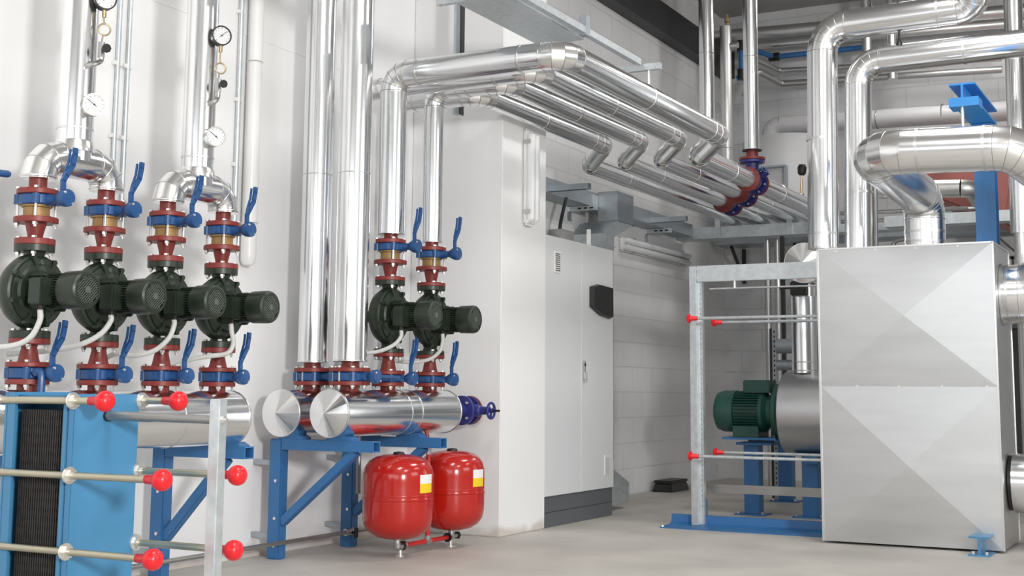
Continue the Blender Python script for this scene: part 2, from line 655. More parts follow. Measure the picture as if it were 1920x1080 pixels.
def pump_column(y, Z, who, grp, first):
    """returns the things of one column, built at y"""
    s = Z['s']
    x = X0
    T = {}
    # weld neck flange at the end of the clad pipe
    o = MB().lathe([(.039 * s, Z['f1'][0] + .004), (.039 * s, Z['rim'] + .06), (0, Z['rim'] + .06)], (x, y, 0), n=32, cap0=True)
    o.lathe([(.085 * s, Z['f1'][1]), (.088 * s, Z['f1'][1] + .003), (.088 * s, Z['f1'][0] - .003), (.085 * s, Z['f1'][0]), (.045 * s, Z['f1'][0] + .001), (.04 * s, Z['f1'][0] + .012)], (x, y, 0), n=40)
    T['flange'] = tag(o.build('pipe_flange', M['red_ox'], None, 28, 0, (x, y, Z['f1'][1])), 'red flange under the silver pipe, top of ' + who, 'flange', grp + ' top flanges')
    T['valve_top'] = butterfly(y, Z['v1'][0], Z['v1'][1], x, 'upper blue lever valve, above the brass ring of ' + who, grp + ' upper butterfly valves', .08 * s, (Z['f1'][0], Z['f2'][1]), True, .17, s=s)
    # brass wafer check valve
    c = MB().lathe([(.062 * s, Z['cv'][1]), (.062 * s, Z['cv'][1] + .008), (.056 * s, Z['cv'][1] + .010), (.056 * s, Z['cv'][0] - .012), (.066 * s, Z['cv'][0] - .008), (.066 * s, Z['cv'][0])], (x, y, 0), n=40)
    T['check'] = tag(c.build('check_valve', M['brass'], None, 28, 0, (x, y, Z['cv'][1])), 'brass ring check valve between flanges in ' + who, 'valve', grp + ' check valves')
    # upper reducer
    t = thing('pipe_reducer', (x, y, Z['f3'][1]), 'upper red cone reducer, above the pump of ' + who, 'pipe fitting', grp + ' upper reducers')
    MB().lathe([(.092 * s, Z['f2'][1]), (.095 * s, Z['f2'][1] + .003), (.095 * s, Z['f2'][0] - .003), (.092 * s, Z['f2'][0])], (x, y, 0), n=40).build('upper_flange', M['red_ox'], t)
    MB().lathe([(.031 * s, Z['f3'][0]), (.034 * s, Z['f3'][0] + .02), (.044 * s, Z['f2'][1] - .008), (.046 * s, Z['f2'][1])], (x, y, 0), n=32).build('cone', M['red_ox'], t)
    MB().lathe([(.084 * s, Z['f3'][1]), (.087 * s, Z['f3'][1] + .003), (.087 * s, Z['f3'][0] - .003), (.084 * s, Z['f3'][0])], (x, y, 0), n=40).build('lower_flange', M['red_ox'], t)
    bolts(t, (x, y, (Z['f3'][0] + Z['pt'][1]) / 2), (0, 0, 1), .068 * s, Z['f3'][0] - Z['pt'][1], 4, PI / 4, .0118 * s)
    T['red_top'] = t
    # pump
    pc = Z['pc']
    t = thing('inline_pump', (x, y, Z['pb'][1]), 'dark green motor pump in the ' + who, 'pump', grp + ' pumps')
    a = (1, 0, 0)
    b = MB()
    b.lathe([(.0, -.075), (.10 * s, -.072), (.145 * s, -.05), (.163 * s, -.015), (.166 * s, .012), (.160 * s, .03), (.150 * s, .036)], (x, y, pc), a, 48)
    b.cyl((x - .17 * s, y, pc), (x - .06, y, pc), .034 * s, None, 20)
    b.lathe([(.084 * s, Z['pt'][1]), (.086 * s, Z['pt'][1] + .003), (.086 * s, Z['pt'][0])], (x, y, 0), n=40)
    b.lathe([(.086 * s, Z['pb'][1]), (.086 * s, Z['pb'][0] - .003), (.084 * s, Z['pb'][0])], (x, y, 0), n=40)
    b.tube([(x, y, Z['pt'][1] + .005), (x, y, Z['pt'][1] - .02), (x, y, pc + .1 * s), (x, y, pc)], .05, 24, True, [.05 * s, .042 * s, .065 * s, .08 * s])
    b.tube([(x, y, Z['pb'][0] - .005), (x, y, Z['pb'][0] + .02), (x, y, pc - .1 * s), (x, y, pc)], .05, 24, True, [.05 * s, .04 * s, .06 * s, .08 * s])
    b.build('casing', M['pump'], t)
    b = MB()
    b.lathe([(.146 * s, .034), (.146 * s, .046), (.125 * s, .05), (.115 * s, .060), (.075 * s, .064), (.07 * s, .10), (.085 * s, .112), (.085 * s, .124)], (x, y, pc), a, 40)
    for k in range(8):
        th = 2 * PI * k / 8 + .3
        e = V((0, math.cos(th), math.sin(th)))
        b.bar(V((x + .054, y, pc)) + e * .068 * s, V((x + .046, y, pc)) + e * .138 * s, .014 * s, .026, (1, 0, 0))
        c = V((x, y, pc)) + e * .148 * s
        b.cyl(c + V((.03, 0, 0)), c + V((.058, 0, 0)), .013 * s, None, 6)
    # bracket blocks between lantern and motor
    for k in range(4):
        th = PI / 4 + PI / 2 * k
        e = V((0, math.cos(th), math.sin(th)))
        c = V((x + .105, y, pc)) + e * .088 * s
        b.bar(c - V((.035, 0, 0)), c + V((.03, 0, 0)), .03 * s, .03 * s, e)
        b.cyl(c + V((.02, 0, 0)), c + V((.05, 0, 0)), .009 * s, None, 6)
    b.build('casing_cover', M['pump'], t)
    b = MB()
    b.lathe([(.060 * s, .118), (.064 * s, .125), (.064 * s, .245), (.06 * s, .25)], (x, y, pc), a, 36)
    for k in range(36):
        th = 2 * PI * k / 36
        e = V((0, math.cos(th), math.sin(th)))
        b.bar(V((x + .128, y, pc)) + e * .067 * s, V((x + .24, y, pc)) + e * .067 * s, .0035, .016 * s, e)
    b.build('motor_body', M['pump'], t)
    b = MB().box(x + .115, x + .19, y - .118 * s, y - .055 * s, pc - .065 * s, pc + .05 * s)
    tb = b.build('terminal_box', M['pump'], t, 28, .005)
    MB().box(x + .117, x + .188, y - .126 * s, y - .119 * s, pc - .061 * s, pc + .046 * s).build('lid', M['pump'], tb, 28, .002)
    MB().cyl((x + .15, y - .085 * s, pc - .088 * s), (x + .15, y - .085 * s, pc - .063 * s), .013, None, 8).build('cable_gland', M['black'], tb)
    fx = .335 * s if s == 1 else .345
    b = MB().lathe([(.074 * s, fx - .115), (.0815 * s, fx - .108), (.083 * s, fx - .02), (.079 * s, fx - .007), (.070 * s, fx - .0005), (.060 * s, fx), (.060 * s, fx - .012), (0, fx - .012)], (x, y, pc), a, 44)
    fc = b.build('fan_cover', M['pump'], t)
    MB().lathe([(.0595 * s, fx - .0115), (0, fx - .011)], (x, y, pc), a, 36, True, False).build('fan_opening', M['black_hole'], fc)
    b = MB()
    R = .0595 * s
    for sgn, w_, ks, sp in ((1, .0040, range(-6, 7), 6.0), (-1, .0034, (-3, -1, 1, 3), 4.2)):
        for k in ks:
            d = k * R / sp
            hl = math.sqrt(max(0, R * R - d * d))
            if hl < .01:
                continue
            e = V((0, 1, sgn)).normalized()
            nn = V((0, 1, -sgn)).normalized()
            c = V((x + fx - .003, y, pc)) + nn * d
            b.bar(c - e * hl, c + e * hl, w_, .004, (1, 0, 0))
    b.cyl((x + fx - .005, y, pc), (x + fx + .0005, y, pc), R * .26, None, 24)
    b.build('grille', M['pump_face'], fc)
    T['pump'] = t
    # lower reducer
    t = thing('pipe_reducer', (x, y, Z['f5'][1]), 'lower red cone reducer, below the pump of ' + who, 'pipe fitting', grp + ' lower reducers')
    MB().lathe([(.084 * s, Z['f4'][1]), (.087 * s, Z['f4'][1] + .003), (.087 * s, Z['f4'][0] - .003), (.084 * s, Z['f4'][0])], (x, y, 0), n=40).build('upper_flange', M['red_ox'], t)
    MB().lathe([(.048 * s, Z['f5'][0]), (.044 * s, Z['f5'][0] + .012), (.033 * s, Z['f4'][1] - .014), (.036 * s, Z['f4'][1])], (x, y, 0), n=32).build('cone', M['red_ox'], t)
    MB().lathe([(.092 * s, Z['f5'][1]), (.095 * s, Z['f5'][1] + .003), (.095 * s, Z['f5'][0] - .003), (.092 * s, Z['f5'][0])], (x, y, 0), n=40).build('lower_flange', M['red_ox'], t)
    bolts(t, (x, y, (Z['pb'][0] + Z['f4'][1]) / 2), (0, 0, 1), .068 * s, Z['pb'][0] - Z['f4'][1], 4, PI / 4, .0118 * s)
    T['red_low'] = t
    T['valve_low'] = butterfly(y, Z['v2'][0], Z['v2'][1], x, 'blue lever valve on the header at the foot of ' + who, grp + ' lower butterfly valves', .08 * s, (Z['f5'][0], Z['hf'][1]), True, .16, s=s)
    # header flange
    o = MB().lathe([(.088 * s, Z['hf'][1]), (.092 * s, Z['hf'][1] + .003), (.092 * s, Z['hf'][0])], (x, y, 0), n=40)
    o.lathe([(.043 * s, Z['hf'][1] - .06), (.043 * s, Z['hf'][1])], (x, y, 0), n=32)
    T['hflange'] = tag(o.build('header_flange', M['red_ox'], None, 28, 0, (x, y, Z['hf'][1])), 'red flanged stub on the silver header under ' + who, 'flange', grp + ' header flanges')
    return T


left_names = ['leftmost pump column', 'second pump column from left', 'third pump column from left', 'fourth pump column from left']
right_names = ['nearer pump column above red tanks', 'far pump column above red tanks']
YL = [4.04, 4.445, 4.855, 5.268]
YR = [6.85, 7.34]


def relabel(lbl, a, b):
    return lbl.replace(a, b)


for names, YY, Z, grp in ((left_names, YL, ZL, 'left row'), (right_names, YR, ZR, 'right pair')):
    T0 = pump_column(YY[0], Z, names[0], grp, True)
    for k in range(1, len(YY)):
        for key, o in T0.items():
            dup(o, (0, YY[k] - YY[0], 0), o['label'].replace(names[0], names[k]))


def smooth(pts, n=6):
    """Catmull-Rom through the points"""
    P = [V(p) for p in pts]
    P = [P[0] * 2 - P[1]] + P + [P[-1] * 2 - P[-2]]
    out = []
    for i in range(1, len(P) - 2):
        for k in range(n):
            t = k / n
            a, b, c, d = P[i - 1], P[i], P[i + 1], P[i + 2]
            out.append(.5 * ((2 * b) + (c - a) * t + (2 * a - 5 * b + 4 * c - d) * t * t + (3 * b - a - 3 * c + d) * t ** 3))
    out.append(P[-2])
    return out


# grey flexible conduits hanging from the terminal boxes
def hose(y, s, pc, path, label):
    x = X0 + .15
    p0 = V((x, y - .085 * s, pc - .085 * s))
    pts = [p0] + [V((x + a, y - .085 * s + b, pc - .085 * s + c)) for a, b, c in path]
    o = MB().tube(smooth(pts, 7), .0125, 12).build('flexible_conduit', M['hose'], None, 40, 0, p0)
    tag(o, label, 'cable conduit', 'grey flexible conduits of the pumps')


hose(YL[0], 1, 1.415, [(0, 0, -.05), (-.03, -.02, -.12), (-.09, -.06, -.155), (-.2, -.14, -.165), (-.36, -.28, -.16)], 'grey flexible conduit curving left from the leftmost pump')
hose(YL[1], 1, 1.415, [(0, 0, -.03), (-.03, -.03, -.09), (-.10, -.09, -.14), (-.24, -.14, -.165), (-.42, -.2, -.18)], 'grey flexible conduit sweeping left from the second pump from the left')
hose(YL[2], 1, 1.415, [(0, 0, -.03), (-.01, -.02, -.09), (-.06, -.06, -.15), (-.14, -.11, -.175), (-.26, -.13, -.17), (-.45, -.1, -.26)], 'grey flexible conduit curving left from the third pump from the left')
hose(YL[3], 1, 1.415, [(.005, 0, -.04), (.01, .01, -.10), (-.01, -.01, -.15), (-.08, -.06, -.165), (-.16, -.12, -.185), (-.24, -.14, -.22), (-.45, -.1, -.24)], 'grey flexible conduit looping under the fourth pump of the left row')
hose(YR[0], 1.09, 1.46, [(0, 0, -.04), (-.03, -.03, -.09), (-.1, -.08, -.13), (-.2, -.14, -.155), (-.3, -.14, -.24), (-.42, -.13, -.29)], 'grey flexible conduit bending down to the big pipe from the nearer right-hand pump')
hose(YR[1], 1.09, 1.46, [(.0, 0, -.06), (-.02, -.01, -.12), (-.08, -.05, -.17), (-.18, -.14, -.185), (-.32, -.3, -.16)], 'grey flexible conduit curving under the far right-hand pump')

# ------------------------------------------------------------------ left risers: pipe bridges over two pumps each
for k, (ya, yb, lbl, nm) in enumerate(((YL[0], YL[1], 'silver clad pipe arch joining the two leftmost pumps, with riser going up', 'leftmost'), (YL[2], YL[3], 'silver clad pipe arch joining the third and fourth pumps, with riser going up', 'second'))):
    ym = (ya + yb) / 2 - .005
    if k == 0:
        ym = 4.235
    za = ZL['rim']
    t = thing('pipe_arch', (X0, ym, za), lbl, 'insulated pipe', 'pipe arches of the left row')
    zc = 2.022
    clad_pipe(t, [(X0, ya, za), (X0, ya, zc), (X0, yb, zc), (X0, yb, za)], .076, .095, 3, 36)
    for yy in (ya, yb):
        MB().lathe([(.078, za - .002), (.081, za), (.081, za + .006), (.078, za + .008)], (X0, yy, 0), n=36).build('end_collar', M['alu_band'], t)
    top = 5.6
    MB().cyl((X0, ym, zc), (X0, ym, top), .081, None, 40).build('riser', M['alu'], t, 20)
    MB().lathe([(.079, 2.165), (.0835, 2.167), (.0835, 2.175), (.079, 2.177)], (X0, ym, 0), n=36).build('seam_band', M['alu_band'], t)
    MB().lathe([(.092, zc + .045), (.086, zc + .085), (.081, zc + .095)], (X0, ym, 0), n=36).build('tee_collar', M['alu_elbow'], t)
    # gauges
    nrm = V((.86, -.51, 0)).normalized()

    def gauge(c, R, name, label, needle, body):
        g = thing(name, c, label, 'gauge')
        MB().lathe([(R * .8, -.035), (R, -.03), (R, .008), (R * 1.06, .010), (R * 1.06, .017), (R * .93, .017), (R * .93, .012), (0, .012)], c, nrm, 32).build('case', M[body], g)
        d = MB().lathe([(R * .92, .0125), (0, .0126)], c, nrm, 32).build('dial', M['dial'], g)
        e1 = V((0, 0, 1)).cross(nrm).normalized()
        e2 = nrm.cross(e1)
        b = MB()
        dd = (e1 * math.cos(needle) + e2 * math.sin(needle))
        cc = V(c) + nrm * .015
        b.bar(cc - dd * R * .3, cc + dd * R * .72, .0022, .002, nrm)
        b.cyl(cc - nrm * .001, cc + nrm * .003, .004, None, 10)
        b.build('needle', M['black'], g)
        b = MB()
        for q in range(11):
            th = -PI * .25 + q * PI * 1.5 / 10
            u = e1 * math.cos(th) + e2 * math.sin(th)
            b.bar(V(c) + nrm * .0132 + u * R * .72, V(c) + nrm * .0132 + u * R * .86, .0018, .001, nrm)
        b.build('scale_marks', M['black'], g)
        return g
    gx = -4.43
    if k == 0:
        tz, ty = 2.272, 4.225
        ez, eyy, vz, lz, gz, gy = 2.462, 4.21, 2.53, 2.633, 2.775, 4.262
    else:
        tz, ty = 2.27, 5.046
        ez, eyy, vz, lz, gz, gy = 2.455, 5.035, 2.535, 2.63, 2.80, 5.062
    g = gauge((gx, ty, tz), .049, 'dial_thermometer', 'round steel thermometer low on the %s silver riser' % nm, 2.5, 'steel')
    MB().cyl((gx - .05, ty + .005, tz), V((gx, ty, tz)) - nrm * .03, .012, None, 12).build('stem', M['steel'], g)
    g = gauge((gx, gy, gz), .049, 'pressure_gauge', 'black-rimmed pressure gauge on a looped tube, high on the %s silver riser' % nm, .75, 'black')
    MB().cyl((gx, gy, gz - .05), (gx, gy, gz - .085), .010, None, 10).build('brass_fitting', M['brass_s'], g)
    b = MB().tube(smooth([(gx, gy, gz - .08), (gx, gy, lz + .04), (gx + .004, gy + .004, lz + .028)]), .004, 8)
    b.torus((gx + .004, gy + .002, lz), nrm, .027, .004, 28, 8)
    b.tube([(gx, gy - .002, lz - .026), (gx, gy - .006, vz + .04)], .004, 8)
    b.build('siphon_loop', M['brass_s'], g, 60)
    b = MB().cyl((gx, gy - .006, vz + .042), (gx, gy - .006, vz - .03), .015, None, 8)
    b.build('valve_body', M['steel'], g)
    b = MB().cyl((gx, gy - .006, vz + .005), (gx + .045, gy - .02, vz + .005), .008, None, 8)
    b.lathe([(.02, 0), (.022, .006), (.02, .014)], (gx + .04, gy - .018, vz + .005), (.9, -.3, 0), 8)
    b.build('valve_knob', M['black'], g)
    MB().tube(smooth([(gx, gy - .006, vz - .025), (gx, gy - .008, ez + .02), (gx - .005, eyy, ez - .005), (gx - .05, eyy + .005, ez - .008)], 5), .012, 10).build('bent_tube', M['steel'], g)

# conduits behind the risers on the wall
for yy, r_, zl, lbl in ((5.10, .013, 1.9, 'thin grey conduit on the wall just right of the leftmost riser'), (5.175, .013, 1.9, 'thin grey conduit, right-hand one of the pair behind the leftmost riser'), (6.10, .016, 2.0, 'thin grey conduit on the wall just right of the second riser')):
    t = thing('cable_conduit', (WX + .018, yy, zl), lbl, 'conduit', 'wall conduits behind the risers')
    MB().cyl((WX + .018, yy, zl), (WX + .018, yy, 5.6), r_, None, 14).build('conduit_pipe', M['galv'], t)
    for zz in (2.35, 2.75, 3.3, 4.2):
        MB().box(WX, WX + .026, yy - .03, yy + .03, zz - .012, zz + .012).build('clip', M['white_pl'], t, 28, .003)
t = thing('white_duct_pipe', (WX + .06, 6.19, 1.74), 'white plastic pipe running up the wall right of the second riser', 'pipe')
MB().lathe([(0, 1.74), (.03, 1.745), (.045, 1.77), (.047, 1.80), (.047, 5.6)], (WX + .06, 6.19, 0), n=28).build('pipe_run', M['white_pl'], t)
for zz in (2.0, 3.0, 4.0):
    MB().torus((WX + .06, 6.19, zz), (0, 0, 1), .048, .004, 28, 6).build('clip', M['zinc'], t)

# ------------------------------------------------------------------ headers


def header(x, y0, y1, z, r, label, bands, cap_near=True):
    t = thing('pipe_header', (x, (y0 + y1) / 2, z - r), label, 'pipe header', 'silver pipe headers')
    MB().cyl((x, y0, z), (x, y1, z), r, None, 56).build('cladding', M['alu'], t, 20)
    # end cap: shallow cone of folded sheet, facing the camera end
    for yy, sg in ((y0, -1), (y1, 1)):
        b = MB().lathe([(r * 1.0, .0), (r * 1.0, .006), (r * .97, .007), (0, .06)], (x, yy, z), (0, sg, 0), 28)
        b.build('end_cap', M['alu_elbow'], t, 3)
        MB().torus((x, yy, z), (0, 1, 0), r, .005, 56, 6).build('cap_seam', M['alu_band'], t, 60)
    for yy in bands:
        MB().torus((x, yy, z), (0, 1, 0), r - .001, .005, 56, 6).build('seam_band', M['alu_band'], t, 60)
    return t


header(-4.55, 3.3, 5.375, .853, .138, 'silver clad header pipe under the left row of pumps', (3.9, 4.9))
header(-4.9, 6.25, 7.62, .863, .138, 'rear one of the two short silver headers, nearer the wall', (7.2,))
header(-4.55, 6.25, 7.525, .866, .138, 'front one of the two short silver headers, above the red tanks', (6.93, 7.05))

# ------------------------------------------------------------------ brackets


def bracket(y, tipx, label, zt=.707):
    t = thing('steel_bracket', (WX + .2, y, 0), label, 'bracket', 'blue header brackets')
    hw = .037
    MB().box(WX + .14, WX + .23, y - hw, y + hw, 0, zt - .0).build('post', M['blue'], t, 28, .006)
    # square hollow arm
    b = MB()
    z0, z1 = zt - .063, zt
    th = .007
    xa = WX + .2301
    b.box(xa, tipx, y - hw, y + hw, z1 - th, z1)
    b.box(xa, tipx, y - hw, y + hw, z0, z0 + th)
    b.box(xa, tipx, y - hw, y - hw + th, z0 + th, z1 - th)
    b.box(xa, tipx, y + hw - th, y + hw, z0 + th, z1 - th)
    b.build('arm', M['blue'], t)
    MB().bar((WX + .225, y, .215), (tipx - .14, y, z0 + .002), .05, .052, (0, 0, 1)).build('brace', M['blue'], t, 28, .004)
    b = MB()
    for zz in (.12, .55):
        MB().box(WX, WX + .14, y - .015, y + .015, zz, zz + .03).build('spacer', M['galv_d'], t)
    for zz in (.08, .24, .46):
        for sg in (-1,):
            MB().cyl((WX + .2, y + sg * hw, zz), (WX + .2, y + sg * (hw + .012), zz), .010, None, 6).build('bolt', M['zinc'], t)
    # saddles under the headers
    return t


bracket(6.385, -4.31, 'blue steel wall bracket under the cap end of the short headers')
bracket(7.13, -4.31, 'blue steel wall bracket partly hidden behind the red tanks')
bracket(5.395, -4.43, 'blue steel wall bracket behind the blue plate heat exchanger')
bracket(4.15, -4.43, 'blue steel wall bracket at the left edge, behind the plate pack')
for y, xs, zt in ((6.385, (-4.9, -4.55), .707), (7.13, (-4.9, -4.55), .707), (5.395, (-4.55,), .70), (4.15, (-4.55,), .70)):
    for x in xs:
        b = MB()
        prof = [(-.09, 0), (.09, 0), (.09, .012), (.055, .030), (.02, .024), (-.02, .024), (-.055, .030), (-.09, .012)]
        b.prism(prof, (x, y - .04, zt), (1, 0, 0), (0, 0, 1), (0, 1, 0), .08)
        tag(b.build('pipe_saddle', M['blue'], None, 28, 0, (x, y, zt)),
            'blue saddle between %s header and the %s' % ({6.385: ('the rear short' if x < -4.8 else 'the front short'), 7.13: ('the rear short' if x < -4.8 else 'the front short'), 5.395: 'the left', 4.15: 'the left'}[y],
                                                         {6.385: 'bracket at the capped ends', 7.13: 'bracket behind the red tanks', 5.395: 'bracket behind the heat exchanger', 4.15: 'leftmost bracket'}[y]), 'pipe support', 'header saddles')

# ------------------------------------------------------------------ big vertical pipes with their valves
for x, y, r_, rf, z0, lbl, vl in ((-4.9, 6.54, .092, .112, 1.168, 'left one of the two tall silver pipes', 'blue valve body under the left tall silver pipe'), (-4.55, 6.44, .099, .122, 1.172, 'right one of the two tall silver pipes, slightly thicker', 'blue valve with round head under the right tall silver pipe')):
    t = thing('tall_pipe', (x, y, z0), lbl, 'insulated pipe', 'tall silver pipes')
    zs = (2.33, 3.46) if x < -4.8 else (2.30,)
    MB().cyl((x, y, z0), (x, y, 5.6), r_, None, 48).build('pipe_run', M['alu'], t, 20)
    MB().lathe([(r_, z0 - .003), (r_ + .003, z0 - .002), (r_ + .003, z0 + .006), (r_, z0 + .007)], (x, y, 0), n=48).build('end_collar', M['alu_band'], t)
    for zz in zs:
        MB().torus((x, y, zz), (0, 0, 1), r_, .004, 48, 6).build('seam_band', M['alu_band'], t, 60)
    who = 'left' if x < -4.8 else 'right'
    o = MB().lathe([(rf * .97, 1.108), (rf, 1.111), (rf, 1.130), (rf * .97, 1.133), (.056, 1.134), (.052, 1.15), (.052, 1.21)], (x, y, 0), n=44)
    o = tag(o.build('pipe_flange', M['red_ox'], None, 28, 0, (x, y, 1.108)), 'red flange at the foot of the %s tall silver pipe' % who, 'flange', 'flanges of the tall silver pipes')
    v = butterfly(y, 1.108, 1.052, x, vl, 'valves of the tall pipes', rf * .86, (1.133, 1.03), True, .17, s=1.06, horizontal=True)
    bolts(v, (x, y, 1.0815), (0, 0, 1), rf * .86, .103, 4, 0, .0095)
    o = MB().lathe([(rf * .97, 1.029), (rf, 1.032), (rf, 1.052)], (x, y, 0), n=44).lathe([(.053, .98), (.053, 1.029)], (x, y, 0), n=32)
    tag(o.build('header_flange', M['red_ox'], None, 28, 0, (x, y, 1.029)), 'red flanged stub on the header under the %s tall silver pipe' % who, 'flange', 'header flanges of the tall pipes')

# gate valve at the far end of the front header
t = thing('gate_valve', (-4.55, 7.82, .78), 'navy gate valve with small handwheel at the far header end', 'valve')
b = MB().lathe([(.05, -.22), (.05, 0), (.095, 0), (.10, .003), (.10, .022), (.055, .022), (.05, .05), (.055, .088)], (-4.55, 7.745, .87), (0, 1, 0), 36)
b.lathe([(.055, .0), (.095, .001), (.095, .02)], (-4.55, 7.835, .87), (0, 1, 0), 36)
b.lathe([(.05, 0), (.042, .05), (.04, .12), (.03, .13), (.026, .18)], (-4.55, 7.80, .87), (1, 0, 0), 24)
b.build('valve_body', M['navy'], t)
bolts(t, (-4.55, 7.755, .87), (0, 1, 0), .072, .02, 4, PI / 4, .010)
MB().lathe([(.098, 0), (.098, .02)], (-4.55, 7.857, .87), (0, 1, 0), 36).build('counter_flange', M['red_ox'], t)
MB().cyl((-4.39, 7.80, .87), (-4.28, 7.80, .87), .008, None, 10).build('stem', M['black'], t)
b = MB().torus((-4.345, 7.80, .87), (1, 0, 0), .052, .009, 32, 10)
for k in range(3):
    th = 2 * PI * k / 3 + .4
    b.bar((-4.345, 7.80, .87), (-4.345, 7.80 + math.cos(th) * .05, .87 + math.sin(th) * .05), .012, .012, (1, 0, 0))
b.cyl((-4.36, 7.80, .87), (-4.33, 7.80, .87), .015, None, 14)
b.build('handwheel', M['navy'], t)

# ------------------------------------------------------------------ expansion tanks
for x, y, lbl, foot in ((-4.45, 6.835, 'nearer of the two red expansion tanks, left', (-4.42, 6.87)), (-4.45, 7.47, 'farther of the two red expansion tanks, right', (-4.40, 7.36))):
    t = thing('expansion_tank', (x, y, .10), lbl, 'tank', 'red expansion tanks')
    R = .216
    pr = [(0, .105), (.07, .108), (.13, .122), (.175, .15), (.205, .19), (.214, .235), (.216, .30)]
    lo = pr + [(.216, .344)]
    MB().lathe(lo, (x, y, 0), n=64).build('lower_shell', M['tank_red'], t, 40)
    MB().lathe([(.2155, .344), (.2185, .346), (.2195, .352), (.2185, .358), (.2155, .360), (.2155, .372), (.2172, .374), (.2172, .377), (.216, .379)], (x, y, 0), n=64).build('waist_seam', M['tank_red'], t, 40)
    MB().lathe([(.216, .378), (.216, .46), (.214, .50), (.204, .54), (.18, .574), (.14, .598), (.09, .610), (.045, .614), (0, .615)], (x, y, 0), n=64).build('upper_shell', M['tank_red'], t, 40)
    MB().lathe([(.036, .612), (.036, .619), (.03, .627), (.012, .63), (0, .63)], (x, y, 0), n=28).build('top_cap', M['black'], t)
    # label wrapped on the shell, facing the room
    a0 = math.radians(-20)
    for z0, z1, mt in ((.447, .50, 'label_w'), (.392, .447, 'label_y')):
        b = MB()
        N = 8
        vs = []
        for i in range(N + 1):
            a = a0 + math.radians(30) * (i / N)
            vs.append([(x + math.cos(a) * rr_, y + math.sin(a) * rr_, z) for rr_, z in ((.2175, z0), (.2175, z1), (.2155, z1), (.2155, z0))])
        vv = [[b.bm.verts.new(p) for p in row] for row in vs]
        for A, B in zip(vv, vv[1:]):
            for j in range(4):
                b.face([A[j], A[(j + 1) % 4], B[(j + 1) % 4], B[j]])
        b.face(vv[0])
        b.face(vv[-1][::-1])
        b.build('label', M[mt], t)
    MB().cyl((x, y, .075), (x, y, .106), .02, None, 12).build('connection', M['steel'], t)

# manifold under the tanks
t = thing('tank_manifold', (-4.43, 7.1, 0), 'red connecting pipe with fittings on short feet under the red tanks', 'pipe')
za = .062
xa = -4.45
MB().cyl((xa, 6.92, za), (xa, 7.16, za), .014, None, 14).build('red_pipe', M['pipe_red'], t)
MB().cyl((xa, 7.20, za), (xa, 7.44, za), .014, None, 14).build('red_pipe', M['pipe_red'], t)
b = MB().tube([(xa, 6.835, .085), (xa, 6.835, .062), (xa, 6.86, .058), (xa, 6.925, za)], .022, 14)
b.lathe([(.027, 0), (.027, .018)], (xa, 6.90, za), (0, 1, 0), 8)
b.build('elbow_fitting', M['steel'], t)
MB().lathe([(.03, 0), (.03, .014)], (xa, 6.882, za), (0, 1, 0), 10).build('union_ring', M['black'], t)
b = MB().cyl((xa, 7.15, za), (xa, 7.21, za), .020, None, 10).cyl((xa, 7.18, za), (xa, 7.18, za + .035), .019, None, 10)
b.build('tee_fitting', M['steel'], t)
b = MB().tube([(xa, 7.47, .085), (xa, 7.47, za), (xa, 7.43, za)], .022, 14).cyl((xa, 7.47, za), (xa, 7.55, za + .004), .014, None, 10)
b.build('elbow_fitting', M['steel'], t)
b = MB().lathe([(.03, 0), (.03, .014)], (xa, 7.42, za), (0, 1, 0), 10)
b.build('union_ring', M['black'], t)
b = MB().lathe([(.012, 0), (.026, .006), (.026, .016), (.01, .02)], (xa, 7.54, za + .004), (0, 1, 0), 6)
b.build('drain_knob', M['black'], t)
for yy in (6.87, 7.465):
    b = MB().lathe([(.032, 0), (.032, .006), (.014, .008), (.013, .05)], (xa, yy, 0), n=16)
    b.build('foot', M['zinc'], t)
MB().cyl((xa, 7.18, za + .03), (xa, 7.18, .62), .014, None, 14).build('red_riser', M['pipe_red'], t)
MB().cyl((xa, 7.18, .60), (xa, 7.18, .665), .019, None, 8).build('coupling', M['steel'], t)
MB().cyl((xa, 7.18, .66), (xa - .02, 7.18, .75), .013, None, 12).build('red_nipple', M['red_ox'], t)
# drain pipe along the foot of the wall
t = thing('drain_pipe', (-5.03, 5.6, .10), 'thin grey drain pipe along the foot of the wall, behind the brackets', 'pipe')
MB().cyl((-4.95, 3.4, .088), (-4.95, 7.55, .105), .013, None, 12).build('pipe_run', M['bar'], t)
b = MB().cyl((-4.95, 7.0, .103), (-4.95, 7.09, .103), .024, None, 8)
b.build('ball_valve', M['steel'], t)
b = MB().cyl((-4.95, 7.045, .10), (-4.90, 7.045, .10), .010, None, 8).box(-4.905, -4.893, 7.03, 7.06, .07, .13)
b.build('valve_knob', M['black'], t)
# short drain stub below the rear header
t = thing('drain_stub', (-4.75, 6.95, .25), 'short grey drain pipe hanging between the brackets above the nearer tank', 'pipe')
MB().cyl((-4.86, 7.0, .35), (-4.86, 7.0, .72), .016, None, 12).build('pipe_run', M['bar'], t)
MB().box(-4.89, -4.83, 6.98, 7.03, .615, .665).build('valve', M['black'], t, 28, .006)

